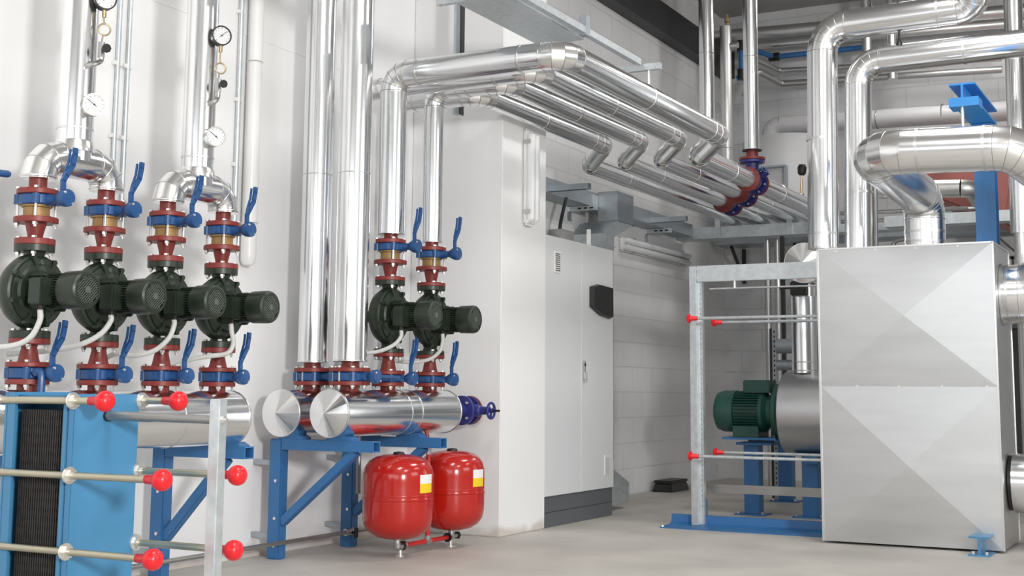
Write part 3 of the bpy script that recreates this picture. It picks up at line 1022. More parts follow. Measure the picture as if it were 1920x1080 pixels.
# ------------------------------------------------------------------ overhead pipes: four runs leaving the wall, turning along it
ZP = 2.998
r1, r2 = .086, .070
XS = [-3.345, -3.675, -3.995, -4.32]
YS = [6.85, 7.13, 7.34, 7.56]
YE = 9.60
ZQ = 2.868
XL = [-3.565, -3.885, -4.205, -4.52]
XV = [-4.55, -5.03, -4.55, -5.03]
ZV = [ZR['rim'], 1.02, ZR['rim'], 1.02]
RV = [r1, r2, .066, r2]
ord_ = ['foremost and thickest', 'second', 'third', 'fourth and nearest the wall']
YEND = [10.98, 11.66, 12.18, 14.45]
for k in range(4):
    r = RV[k]
    t = thing('overhead_pipe', (XV[k], YS[k], ZV[k]), 'silver clad overhead pipe turning along the wall, %s of the four' % ord_[k], 'insulated pipe', 'four silver overhead pipes')
    pts = [(XV[k], YS[k], ZV[k]), (XV[k], YS[k], ZP), (XS[k], YS[k], ZP), (XS[k], YE + .03, ZP), (XL[k] - .0, YE + .14, ZQ), (XL[k], YEND[k], ZQ)]
    yc = YS[k]
    bands = [((XS[k], YE - .25, ZP), (0, 1, 0)), ((XS[k], YE - .12, ZP), (0, 1, 0)), ((XS[k], (yc + YE) / 2 - .1, ZP), (0, 1, 0)), ((XS[k] - .28, yc, ZP), (1, 0, 0)), ((XV[k] + .2, yc, ZP), (1, 0, 0)), ((XL[k], YE + .9, ZQ), (0, 1, 0))]
    clad_pipe(t, pts, r, [.11, .13, .09, .09], 4, 36, bands)
    if k in (0, 2):
        MB().lathe([(r, 0), (r + .003, .001), (r + .003, .008), (r, .009)], (XV[k], YS[k], ZV[k] - .003), n=36).build('end_collar', M['alu_band'], t)
# wall-side fittings of the hidden risers
# flanged joints in the lower runs


def flange_y(name, x, y, z, R, h, mt, label, cat, group=None):
    return tag(MB().lathe([(R * .97, 0), (R, .003), (R, h - .003), (R * .97, h)], (x, y, z), (0, 1, 0), 36).build(name, M[mt], None, 28, 0, (x, y, z - R)), label, cat, group)


wordk = ['foremost', 'second', 'third', 'fourth']
for k in range(3):
    x, y = XL[k], YEND[k]
    flange_y('pipe_flange', x, y + .002, ZQ, .110, .026, 'red_ox', 'red flange at the end of the %s lower overhead pipe' % wordk[k], 'flange', 'red flanges of the overhead pipes')
    if k == 1:
        MB()
    # blue valve between the flanges
    t = thing('three_way_valve' if k == 0 else 'wafer_valve', (x, y + .03, ZQ - .13), 'navy %s behind the red flange of the %s overhead pipe' % ('three-way valve' if k == 0 else 'valve', wordk[k]), 'valve')
    b = MB().lathe([(.10, .031), (.104, .034), (.104, .05), (.05, .052), (.075, .11), (.08, .15), (.075, .19), (.05, .25), (.104, .252), (.104, .27)], (x, y, ZQ), (0, 1, 0), 32)
    if k == 0:
        b.lathe([(.07, .0), (.055, .10), (.06, .16), (.11, .165), (.11, .185)], (x, y + .15, ZQ), (0, 0, 1), 32)
        b.cyl((x, y + .15, ZQ), (x + .14, y + .15, ZQ + .08), .03, None, 16)
    b.build('valve_body', M['navy'], t)
    bolts(t, (x, y + .26, ZQ), (0, 1, 0), .085, .03, 6, .2, .012)
    if k == 0:
        b = MB().torus((x + .12, y + .1, ZQ + .09), (.8, -.2, .5), .028, .006, 20, 6).cyl((x + .05, y + .12, ZQ + .08), (x + .13, y + .10, ZQ + .1), .008, None, 8)
        b.build('handwheel', M['blue_valve'], t)
    flange_y('pipe_flange', x, y + .275, ZQ, .110, .022, 'red_ox', 'red counter flange behind the navy valve of the %s overhead pipe' % wordk[k], 'flange', 'red counter flanges of the overhead pipes')
    t = thing('overhead_pipe', (x, y + .3, ZQ), 'silver pipe continuing to the back wall beyond the valve of the %s overhead pipe' % wordk[k], 'insulated pipe', 'far overhead pipes')
    MB().cyl((x, y + .299, ZQ), (x, 14.5, ZQ), r1 if k == 0 else r2, None, 32).build('pipe_run', M['alu'], t, 20)
    MB().torus((x, y + .9, ZQ), (0, 1, 0), r1 if k == 0 else r2, .005, 32, 6).build('seam_band', M['alu_band'], t)

# vertical pipes rising to the ceiling in the middle distance
t = thing('vertical_pipe', (-3.565, 11.13, 3.06), 'silver vertical pipe standing on the navy three-way valve', 'insulated pipe')
MB().cyl((-3.565, 11.13, 3.15), (-3.565, 11.13, 5.6), .066, None, 32).build('pipe_run', M['alu'], t, 20)
MB().lathe([(.112, 3.056), (.115, 3.059), (.115, 3.078), (.055, 3.08), (.05, 3.16)], (-3.565, 11.13, 0), n=32).build('flange', M['red_ox'], t)
MB().lathe([(.088, 3.142), (.088, 3.150)], (-3.565, 11.13, 0), n=32).build('end_collar', M['cab_dark'], t)
MB().torus((-3.565, 11.13, 4.0), (0, 0, 1), .066, .004, 32, 6).build('seam_band', M['alu_band'], t)
t = thing('vertical_pipe', (-4.205, 11.76, 2.94), 'silver vertical pipe beside the block wall, leftmost of the three in the background', 'insulated pipe')
MB().cyl((-4.205, 11.76, 2.93), (-4.205, 11.76, 5.6), .073, None, 32).build('pipe_run', M['alu'], t, 20)
MB().torus((-4.205, 11.76, 4.25), (0, 0, 1), .073, .004, 32, 6).build('seam_band', M['alu_band'], t)
t = thing('vertical_pipe', (-4.52, 13.25, 2.93), 'slim silver air-vent pipe with brass valve on top, between two thicker pipes', 'insulated pipe')
MB().cyl((-4.52, 13.25, 2.93), (-4.52, 13.25, 4.94), .062, None, 28).build('pipe_run', M['alu_dull'], t, 20)
MB().torus((-4.52, 13.25, 3.6), (0, 0, 1), .062, .004, 28, 6).build('seam_band', M['alu_band'], t)
MB().lathe([(.02, 0), (.02, .04), (.032, .05), (.032, .09), (.014, .10), (.014, .13)], (-4.50, 13.25, 4.94), n=10).build('vent_valve', M['brass_s'], t)
MB().tube([(-4.52, 13.25, 4.72), (-4.38, 13.25, 4.72)], .035, 16).build('side_branch', M['alu_dull'], t)

# hangers
t = thing('hanger_rail', (-4.62, 7.78, 2.925), 'vertical galvanised rail hanging by the pier, behind the overhead pipes', 'pipe support')
MB().box(-4.655, -4.635, 7.76, 7.81, 2.925, 5.6).build('rail', M['galv'], t)
MB().box(-4.635, -4.605, 7.76, 7.77, 2.925, 5.6).build('rail_lip', M['galv_d'], t)
MB().box(-4.605, -4.595, 7.76, 7.81, 2.925, 5.6).build('rail_edge', M['cab_dark'], t)
# upper cable tray and strut
t = thing('cable_tray', (-3.73, 6.0, 3.3), 'wide galvanised cable tray overhead, seen from below', 'cable tray')
b = MB().box(-3.90, -3.57, 3.5, 7.62, 3.30, 3.305).box(-3.90, -3.895, 3.5, 7.62, 3.305, 3.39).box(-3.575, -3.57, 3.5, 7.62, 3.305, 3.39)
b.build('tray', M['galv'], t)
for yy in (4.6, 5.6, 6.4):
    for xx in (-3.91, -3.56):
        MB().cyl((xx, yy, 3.25), (xx, yy, 5.6), .006, None, 8).build('hanger_rod', M['zinc'], t)
    MB().box(-3.95, -3.52, yy - .02, yy + .02, 3.255, 3.295).build('cross_strut', M['galv'], t)
t = thing('strut_rail', (-3.50, 6.5, 3.3), 'long slim galvanised strut beside the overhead tray', 'pipe support')
MB().box(-3.535, -3.49, 3.5, 8.40, 3.30, 3.345).build('strut', M['galv'], t)
for yy in (4.2, 5.0):
    MB().cyl((-3.51, yy, 3.345), (-3.51, yy, 5.6), .007, None, 8).build('hanger_rod', M['zinc'], t)
MB().box(-3.54, -3.485, 7.47, 7.53, 3.29, 3.42).build('bracket', M['galv_d'], t)
t = thing('strut_rail', (-3.56, 8.45, 3.28), 'short galvanised cross strut hanging the thickest overhead pipe', 'pipe support')
MB().box(-3.76, -3.36, 8.42, 8.465, 3.265, 3.31).build('strut', M['galv'], t)
MB().cyl((-3.45, 8.44, 3.05), (-3.45, 8.44, 3.265), .010, None, 10).build('hanger_rod', M['zinc'], t)
# strut ends under the lower runs
for yy, lbl in ((9.9, 'short strut end poking from the wall under the overhead pipes, nearer one'), (12.2, 'short strut end poking from the wall under the overhead pipes, farther one')):
    t = thing('strut_channel', (WX, yy, 2.72), lbl, 'pipe support', 'struts under the overhead pipes')
    b = MB().box(WX, -4.6, yy, yy + .06, 2.745, 2.75).box(WX, -4.6, yy, yy + .005, 2.70, 2.745).box(WX, -4.6, yy + .055, yy + .06, 2.70, 2.745)
    b.build('channel', M['galv_d'], t)
    MB().box(WX, WX + .006, yy - .03, yy + .09, 2.68, 2.78).build('anchor_plate', M['galv_d'], t)

# ------------------------------------------------------------------ cabinet
t = thing('control_cabinet', (-4.75, 9.43, 0), 'tall light grey two-door control cabinet against the block wall', 'cabinet')
xc = -4.44
y0, y1, ym = 8.80, 10.055, 9.428
MB().box(-5.02, xc - .02, y0, y1, .225, 2.185).build('carcass', M['white'], t, 28, .004)
for a, b_, nm in ((y0 + .002, ym - .002, 'l'), (ym + .002, y1 - .001, 'r')):
    d = MB().box(xc - .02, xc, a, b_, .228, 2.183).build('door', M['white'], t, 28, .004)
    if nm == 'l':
        f = MB().box(xc, xc + .006, 8.935, 9.045, 1.905, 2.075).build('vent_frame', M['white_pl'], d, 28, .002)
        g_ = MB()
        for q in range(9):
            g_.box(xc + .006, xc + .009, 8.95, 9.03, 1.92 + q * .016, 1.928 + q * .016)
        g_.build('vent_louvres', M['bar'], d)
    else:
        f = MB().box(xc, xc + .006, 9.86, 9.965, .33, .495).build('vent_frame', M['white_pl'], d, 28, .002)
        g_ = MB()
        for q in range(9):
            g_.box(xc + .006, xc + .009, 9.875, 9.95, .345 + q * .015, .353 + q * .015)
        g_.build('vent_louvres', M['hose'], d)
        h = MB().box(xc, xc + .018, 9.447, 9.475, 1.10, 1.245)
        h.box(xc + .018, xc + .034, 9.452, 9.470, 1.075, 1.16)
        h.build('handle', M['steel'], d, 28, .004)
        MB().cyl((xc + .017, 9.461, 1.215), (xc + .022, 9.461, 1.215), .013, None, 14).build('lock', M['black'], d)
        # black document pocket
        P = [(9.575, 1.845), (9.72, 1.875), (9.98, 1.865), (9.985, 1.62), (9.965, 1.60), (9.76, 1.62), (9.575, 1.68)]
        bm_ = MB()
        va = [bm_.bm.verts.new((xc, yy, zz)) for yy, zz in P]
        ins = [(9.585, 1.84), (9.72, 1.865), (9.955, 1.855), (9.962, 1.63), (9.945, 1.615), (9.76, 1.632), (9.585, 1.688)]
        vb = [bm_.bm.verts.new((xc + .045, yy, zz)) for yy, zz in ins]
        for i in range(len(P)):
            j = (i + 1) % len(P)
            bm_.face([va[i], va[j], vb[j], vb[i]])
        bm_.face(va[::-1])
        bm_.face(vb)
        bm_.build('document_pocket', M['black'], d, 28, .004)
p = MB().box(-5.0, xc - .012, y0 + .01, y1 - .005, 0, .225).build('plinth', M['plinth'], t, 28, .003)
MB().box(xc - .012, xc - .010, y0 + .02, y1 - .015, .108, .112).build('plinth_joint', M['cab_dark'], p)
t = thing('sheet_cover', (-4.72, 9.95, 2.19), 'grey folded sheet flap on top of the cabinet', 'cover')
MB().prism([(0, 0), (.30, 0), (.30, .15), (.10, .15)], (-4.72, 9.55, 2.187), (0, 1, 0), (0, 0, 1), (-1, 0, 0), .12).build('flap', M['alu_dull'], t)
MB().box(-4.6, -4.575, 9.87, 9.9, 2.187, 2.35).build('post', M['white_pl'], t)
# wall cable tray above the cabinet
t = thing('cable_tray', (-5.09, 11.2, 2.70), 'galvanised cable tray on the block wall above the cabinet', 'cable tray')
b = MB().box(-5.185, -4.98, 8.80, 13.42, 2.69, 2.695).box(-4.985, -4.98, 8.80, 13.42, 2.695, 2.82).box(-5.185, -5.18, 8.80, 13.42, 2.695, 2.82)
b.build('tray', M['galv_d'], t)
for yy in (9.0, 10.75, 12.6):
    a = MB().box(WX + .001, -4.92, yy, yy + .045, 2.645, 2.688).box(WX, WX + .006, yy - .02, yy + .065, 2.56, 2.70).build('support_arm', M['galv'], t)
    g_ = MB()
    for q in range(3):
        g_.box(-5.10 + q * .06, -5.065 + q * .06, yy - .0015, yy, 2.66, 2.675)
    g_.build('slots', M['black'], a)
t = thing('cable_duct', (-4.9, 11.3, 2.2), 'galvanised drop duct leading from the wall tray down beside the cabinet', 'cable tray')
MB().box(-4.975, -4.78, 10.92, 11.30, 2.56, 2.835).build('drop_box', M['galv_d'], t, 28, .003)
for yy in (10.80, 11.305):
    MB().box(-4.978, -4.97, yy, yy + .115, 2.70, 2.80).build('joint_plate', M['galv'], t)
MB().prism([(11.30, 2.558), (10.92, 2.558), (10.70, 2.42), (10.70, 2.27), (10.86, 2.27), (10.875, 2.40)], (-5.12, 0, 0), (0, 1, 0), (0, 0, 1), (1, 0, 0), .33).build('slanted_chute', M['galv'], t)
MB().box(-5.12, -4.795, 10.70, 10.86, .4, 2.268).build('down_duct', M['plinth'], t)
MB().tube(smooth([(-4.9, 9.95, 2.25), (-4.93, 10.05, 2.45), (-4.95, 10.2, 2.68)]), .016, 12).build('cable', M['cab_dark'], t)
t = thing('cable_duct', (-4.85, 10.2, .2), 'grey vertical cable duct behind the right side of the cabinet, flared foot', 'cable tray')
MB().box(-5.12, -4.62, 10.065, 10.46, .36, 2.2).build('duct', M['plinth'], t)
b = MB().hexa([(-5.1, 10.10, .03), (-4.61, 10.10, .03), (-4.61, 10.78, .06), (-5.1, 10.78, .06), (-5.1, 10.10, .46), (-4.61, 10.42, .36), (-4.61, 10.78, .22), (-5.1, 10.78, .22)])
b.build('foot', M['galv'], t, 28, .005)

# small bait box on the floor
t = thing('bait_box', (-5.0, 12.85, 0), 'small black plastic box on the floor at the block wall', 'box')
MB().hexa([(-5.15, 12.62, 0), (-4.93, 12.62, 0), (-4.93, 13.12, 0), (-5.15, 13.12, 0), (-5.13, 12.65, .085), (-4.95, 12.65, .085), (-4.95, 13.09, .085), (-5.13, 13.09, .085)]).build('tray', M['black'], t, 28, .008)
MB().box(-5.14, -4.94, 12.63, 13.11, .085, .115).build('lid', M['black'], t, 28, .01)

# ------------------------------------------------------------------ luminaires


def luminaire(c, half, label, vertical):
    t = thing('fluorescent_lamp', c, label, 'lamp')
    x, y, z = c
    if vertical:
        f = lambda a, b, d: (x + d, y + b, z + a)
    else:
        f = lambda a, b, d: (x + d, y + a, z + b)

    def bx(a0, a1, b0, b1, d0, d1, nm, mt, bev=.0):
        P, Q = f(a0, b0, d0), f(a1, b1, d1)
        return MB().box(min(P[0], Q[0]), max(P[0], Q[0]), min(P[1], Q[1]), max(P[1], Q[1]), min(P[2], Q[2]), max(P[2], Q[2])).build(nm, M[mt], t, 28, bev)
    bx(-half, half, -.075, .075, 0, .05, 'housing', 'white_pl', .02)
    b = MB()
    for s_ in (-.034, .034):
        P, Q = V(f(-half + .03, s_, .058)), V(f(half - .03, s_, .058))
        b.tube([P, P.lerp(Q, .02), P.lerp(Q, .98), Q], .03, 16, True, [.018, .032, .032, .018])
    b.build('diffuser', M['clear'], t)
    for a in (-half * .72, half * .72):
        for s_ in (-.078, .066):
            bx(a - .015, a + .015, s_, s_ + .012, .02, .07, 'clip', 'steel')
    return t


luminaire((-4.437, 8.465, 2.565), .36, 'white twin-tube lamp mounted upright on the pier', True)
luminaire((WX, 12.85, 2.47), .95, 'grey tube lamp fixed lengthwise on the block wall under the tray', False)
t = thing('junction_box', (WX, 11.65, 2.46), 'small pale junction box with cable at the end of the wall lamp', 'box')
MB().box(WX, WX + .07, 11.58, 11.72, 2.40, 2.53).build('box_body', M['white_pl'], t, 28, .008)
MB().tube(smooth([(WX + .04, 11.58, 2.47), (WX + .05, 11.45, 2.46), (WX + .06, 11.35, 2.55), (WX + .06, 11.32, 2.68)]), .01, 10).build('cable', M['hose'], t)

# ------------------------------------------------------------------ blue plate heat exchanger, lower left
PX = -3.42
t = thing('plate_heat_exchanger', (-3.4, 3.39, 0), 'blue plate heat exchanger with red-capped tie rods, lower left', 'heat exchanger', None)
p = MB()
p.box(PX - .028, PX, 3.243, 3.548, .05, .98)
p.build('pressure_plate', M['blue_phe'], t, 28, .003)
MB().box(PX - .045, PX - .029, 3.238, 3.553, .05, .972).build('plate_edge', M['blue_phe'], t)
fp = MB()
fp.box(-3.748, -3.735, 3.235, 3.55, 0, .985)
fp.box(-3.735, -3.695, 3.235, 3.247, 0, .985)
fp.build('frame_plate', M['blue_phe'], t, 28, .002)
pk = MB()
N = 44
for i in range(N):
    x = -3.69 + i * (.240 / N)
    ins = .004 if i % 2 else 0
    pk.box(x, x + .0036, 3.262 + ins, 3.53 - ins, .10, .925)
    for q in range(26):
        zz = .13 + q * .031
        if i % 2 == 0:
            pk.box(x + .0036, x + .0054, 3.263, 3.275, zz, zz + .016)
pk.box(-3.69, -3.455, 3.275, 3.52, .11, .92)
pk.build('plate_pack', M['pack'], t)
MB().box(-3.735, PX - .028, 3.36, 3.42, .925, .972).build('carrying_bar', M['blue_phe'], t)
MB().box(-3.735, PX - .045, 3.265, 3.525, .955, .975).build('top_cover', M['blue_phe'], t, 28, .004)
for yy in (3.3, 3.48):
    MB().box(PX - .03, PX + .05, yy - .02, yy + .02, 0, .05).build('foot', M['blue_phe'], t)
MB().tube([(PX, 3.395, .905), (PX + .2, 3.395, .903), (PX + .215, 3.395, .903), (-2.93, 3.395, .899)], .015, 18, True, [.0165, .0165, .0145, .0145]).build('guide_bar', M['bar'], t)
MB().lathe([(.02, 0), (.02, .008)], (PX - .001, 3.395, .905), (1, 0, 0), 18).build('guide_bar_collar', M['black'], t)
po = MB().box(-2.945, -2.901, 3.375, 3.415, 0, .968).build('support_post', M['galv'], t, 28, .003)
MB().lathe([(.013, 0), (.013, .010), (.006, .011), (.006, .02)], (-2.901, 3.39, .90), (1, 0, 0), 6).build('nut', M['zinc'], po)
MB().box(-2.99, -2.86, 3.34, 3.45, 0, .008).build('post_foot', M['galv'], po)
for side, yy in (('near', 3.232), ('far', 3.556)):
    for zz, xe in ((.957, -3.30 if side == 'near' else -3.275), (.709, -3.035 if side == 'near' else -2.998), (.459, -3.06 if side == 'near' else -3.003)):
        rod = MB().cyl((-3.765, yy, zz), (xe, yy, zz), .0125, None, 16).build('tie_rod', M['rod'], t)
        b = MB().lathe([(.029, 0), (.029, .006)], (PX, yy, zz), (1, 0, 0), 24)
        b.lathe([(.022, .006), (.022, .022)], (PX, yy, zz), (1, 0, 0), 6)
        b.build('nut', M['zinc'], rod)
        MB().lathe([(.02, 0), (.02, .014)], (-3.77, yy, zz), (1, 0, 0), 6).build('rod_head', M['zinc'], rod)
        MB().lathe([(.012, -.04), (.0145, -.038), (.0155, -.004), (.020, .004), (.030, .012), (.0345, .024), (.035, .034), (.031, .047), (.02, .057), (.0, .061)], (xe, yy, zz), (1, 0, 0), 28).build('red_cap', M['cap_red'], rod, 50)
# blue bar hanging by the leftmost lower valve
t = thing('valve_key', (-4.40, 4.03, .98), 'short blue hooked bar hanging at the leftmost lower valve', 'lever')
MB().tube(smooth([(-4.46, 4.0, 1.062), (-4.44, 4.0, 1.07), (-4.42, 4.0, 1.05), (-4.42, 4.0, .95)], 4), .016, 10).build('bar', M['blue_valve'], t)

# lever end of a valve just outside the left edge
t = thing('valve_lever', (-4.40, 3.66, 1.93), 'blue lever end reaching in at the left edge, above the leftmost valves', 'lever')
MB().tube([(-4.40, 3.549, 1.870), (-4.40, 3.745, 1.881), (-4.40, 3.755, 1.881)], .014, 14, True, [.016, .015, .011]).build('lever_grip', M['blue_valve'], t)

# ------------------------------------------------------------------ large insulated heat exchanger on the right
bx0, bx1, by0, by1, bz = -2.425, -1.265, 9.0, 9.72, 2.0
t = thing('insulated_heat_exchanger', ((bx0 + bx1) / 2, 9.35, 0), 'large silver sheet-metal insulation box with X-creased front, on the right', 'heat exchanger')
MB().box(bx0, bx1, by0 + .004, by1, .015, bz).build('casing', M['alu_sheet'], t, 28, .004)
zm = 1.055
for za, zb in ((.018, zm - .002), (zm + .002, bz - .003)):
    b = MB()
    xa_, xb_ = bx0 + .004, bx1 - .004
    cx_, cz_ = (xa_ + xb_) / 2, (za + zb) / 2
    c = b.bm.verts.new((cx_, by0 - .026, cz_))
    q = [b.bm.verts.new(p_) for p_ in ((xa_, by0, za), (xb_, by0, za), (xb_, by0, zb), (xa_, by0, zb))]
    q2 = [b.bm.verts.new(p_) for p_ in ((xa_, by0 + .004, za), (xb_, by0 + .004, za), (xb_, by0 + .004, zb), (xa_, by0 + .004, zb))]
    for i in range(4):
        b.face([q[i], q[(i + 1) % 4], c])
        b.face([q[i], q2[i], q2[(i + 1) % 4], q[(i + 1) % 4]])
    b.face(q2)
    b.build('front_panel', M['alu_sheet'], t, 1)
b = MB()
for xx, yy in ((bx0, by0), (bx1, by0), (bx1, by1)):
    b.box(xx - .006, xx + .006, yy - .006, yy + .006, .016, bz)
b.box(bx0, bx1, by0 - .006, by0 + .004, bz - .008, bz + .003)
b.box(bx1 - .002, bx1 + .006, by0, by1, bz - .008, bz + .003)
b.build('edge_trim', M['alu_band'], t)
for xx, zz in [(bx0 + .13 + .27 * i, bz - .02) for i in range(4)] + [(bx0 + .25 + .28 * i, zm) for i in range(4)]:
    MB().cyl((xx, by0 - .012, zz), (xx, by0 + .003, zz), .006, None, 8).build('rivet', M['zinc'], t)
for zz in [.15 + .22 * i for i in range(9)]:
    MB().cyl((bx1, by0 + .03, zz), (bx1 + .006, by0 + .03, zz), .006, None, 8).build('rivet', M['zinc'], t)
# small I-beam foot in front
t = thing('beam_foot', (-1.385, 8.87, 0), 'short blue I-beam foot standing out of the box front at the floor', 'support')
b = MB().box(-1.45, -1.32, 8.76, 9.0, 0, .010).box(-1.392, -1.378, 8.78, 9.0, .01, .108).box(-1.445, -1.325, 8.78, 9.0, .108, .12)
b.build('beam', M['blue_phe'], t)
for xx in (-1.425, -1.345):
    MB().cyl((xx, 8.80, .01), (xx, 8.80, .026), .012, None, 6).build('bolt', M['zinc'], t)

# frame of that heat exchanger
t = thing('exchanger_frame', (-3.1, 9.5, 0), 'galvanised frame with red-capped tie rods left of the silver box', 'frame')
MB().box(-3.555, -3.50, 9.49, 9.565, .016, 1.965).build('post', M['galv'], t, 28, .003)
b = MB().box(-3.4995, -3.465, 9.53, 9.57, .012, 1.955)
b.mi = 1
for k in range(44):
    b.box(-3.484, -3.478, 9.528, 9.5295, .15 + k * .038, .164 + k * .038)
b.build('perforated_flange', [M['galv'], M['bar']], t)
MB().box(-3.4995, bx0 - .008, 9.50, 9.55, 1.845, 1.968).build('top_beam', M['galv'], t, 28, .004)
for zz in (1.87, 1.94):
    MB().cyl((-3.488, 9.498, zz), (-3.488, 9.486, zz), .009, None, 6).build('bolt', M['zinc'], t)
MB().box(-3.46, bx0 - .008, 9.72, 9.76, .245, .31).build('bottom_beam', M['bar'], t)
for xx in (-3.2, -2.86):
    MB().cyl((xx, 9.52, 1.79), (xx, 9.52, 1.846), .012, None, 10).build('hanger', M['zinc'], t)
MB().cyl((-3.4, 9.52, 1.79), (bx0 - .008, 9.52, 1.79), .007, None, 8).build('hanger_rail', M['galv'], t)
for yy, lv in ((9.25, (1.551, .539)), (9.80, (1.549, .547))):
    for zz in lv:
        rod = MB().cyl((-3.44, yy, zz), (bx0 - .005, yy, zz), .0115, None, 12).build('tie_rod', M['galv'], t)
        MB().lathe([(.013, .05), (.016, .047), (.018, .0), (.022, -.005), (.034, -.012), (.034, -.022), (.024, -.032), (0, -.036)], (-3.45, yy, zz), (1, 0, 0), 22).build('red_cap', M['cap_red'], rod, 50)
# blue base channel
t = thing('base_channel', (-3.1, 9.45, 0), 'blue steel base channel on the floor in front of the green motor', 'support')
prof = [(0, 0), (.27, 0), (.27, .085), (.245, .085), (.24, .03), (.2, .014), (.02, .012), (0, .004)]
MB().prism(prof, (-3.74, 9.315, 0), (0, 1, 0), (0, 0, 1), (1, 0, 0), 1.31).build('channel', M['blue'], t)
MB().box(-3.50, -3.475, 9.60, 9.63, 0, .2).build('gusset', M['blue_phe'], t)
MB().cyl((-3.725, 9.335, .006), (-3.725, 9.335, .02), .012, None, 6).build('bolt', M['zinc'], t)

# green motor pump set behind the frame
t = thing('motor_pump', (-3.2, 10.74, .02), 'sea-green electric motor driving a silver insulated pump drum', 'pump')
ym_, zm_ = 10.74, .85
a = (1, 0, 0)
MB().lathe([(.0, -3.785), (.10, -3.785), (.155, -3.76), (.172, -3.715), (.174, -3.60)], (0, ym_, zm_), a, 40).build('fan_cover', M['motor'], t, 40)
b = MB().lathe([(.145, -3.60), (.145, -3.35)], (0, ym_, zm_), a, 40)
for k in range(40):
    th = 2 * PI * k / 40
    e = V((0, math.cos(th), math.sin(th)))
    b.bar(V((-3.595, ym_, zm_)) + e * .155, V((-3.38, ym_, zm_)) + e * .155, .005, .03, e)
b.build('finned_body', M['motor'], t)
MB().lathe([(.165, -3.38), (.17, -3.35), (.13, -3.32), (.14, -3.28), (.2, -3.265), (.23, -3.25), (.23, -3.215)], (0, ym_, zm_), a, 40).build('flange_lantern', M['motor'], t)
MB().box(-3.52, -3.29, ym_ - .10, ym_ + .10, zm_ + .155, zm_ + .26).build('terminal_box', M['motor'], t, 28, .008)
MB().box(-3.60, -3.38, ym_ - .14, ym_ + .14, zm_ - .21, zm_ - .12).build('motor_feet', M['motor'], t)
MB().lathe([(.31, -3.19), (.335, -3.172), (.335, -2.45), (.30, -2.44)], (0, ym_ + .02, zm_ - .005), a, 56).build('pump_drum', M['alu_sheet'], t)
MB().cyl((-3.0, ym_, zm_ + .30), (-3.0, ym_, 1.19), .11, None, 32) if False else None
t2 = thing('vertical_pipe', (-2.83, 10.76, 1.18), 'silver clad pipe rising from the pump drum behind the box edge', 'insulated pipe')
MB().cyl((-3.015, 10.76, 1.17), (-3.015, 10.76, 1.80), .112, None, 36).build('pipe_run', M['alu'], t2, 20)
MB().cyl((-3.015, 10.76, 1.17), (-3.015, 10.76, 1.28), .108, None, 36) if False else None
for zz in (1.19, 1.26):
    MB().torus((-3.015, 10.76, zz), (0, 0, 1), .112, .005, 36, 6).build('seam_band', M['alu_band'], t2)
MB().cyl((-3.015, 10.76, 1.80), (-3.015, 10.76, 1.90), .09, None, 32).build('valve_neck', M['alu_elbow'], t2)
MB().box(-3.08, -2.95, 10.56, 10.66, 1.80, 1.92).build('valve_box', M['black'], t2, 28, .01)
MB().cyl((-3.18, 10.61, 1.87), (-3.08, 10.61, 1.87), .012, None, 8).build('valve_lever', M['black'], t2)
# blue pedestals
for x, y, top, lbl, wd in ((-3.47, 10.74, .575, 'blue post under the green motor, leftmost of the blue posts', .13), (-2.98, 10.74, .50, 'blue post beside the silver box edge, right of the motor post', .13), (-3.62, 12.2, .55, 'blue post farther back, seen between the two front posts', .13)):
    t3 = thing('steel_pedestal', (x, y, 0), lbl, 'support', 'blue steel pedestals')
    MB().box(x - wd / 2, x + wd / 2, y - .06, y + .06, .012, top).build('column', M['blue'], t3, 28, .004)
    MB().box(x - .14, x + .12, y - .10, y + .10, 0, .012).build('base_plate', M['blue'], t3)
    MB().box(x - .11, x + .19, y - .12, y + .12, top, top + .02).build('head_plate', M['blue'], t3)
    for sx in (-.11, .095):
        MB().cyl((x + sx, y - .08, .012), (x + sx, y - .08, .03), .010, None, 6).build('bolt', M['zinc'], t3)
t3 = thing('motor_saddle', (-3.3, 10.74, .6), 'flat blue steel saddle carrying the green motor', 'support')
MB().box(-3.68, -3.22, 10.56, 10.92, .62, .638).build('plate', M['blue'], t3)
MB().box(-3.50, -3.30, 10.70, 10.78, .595, .62).build('rib', M['blue'], t3)
MB().box(-3.0, -2.9, 10.62, 10.86, .44, .505).build('drum_cradle', M['blue'], t3)

# header behind the box with fan-folded end cap
t = thing('pipe_header', (-3.0, 11.5, 1.87), 'silver header with fan-folded end cap above the galvanised beam', 'pipe header')
hx_, hy_, hz_ = -2.955, 10.55, 2.065
MB().cyl((hx_, hy_, hz_), (hx_, 12.9, hz_), .163, None, 48).build('cladding', M['alu'], t, 20)
MB().lathe([(.163, 0), (.163, .006), (.158, .007), (0, .05)], (hx_, hy_, hz_), (0, -1, 0), 22).build('end_cap', M['alu_elbow'], t, 3)
MB().torus((hx_, hy_, hz_), (0, 1, 0), .163, .005, 48, 6).build('cap_seam', M['alu_band'], t)

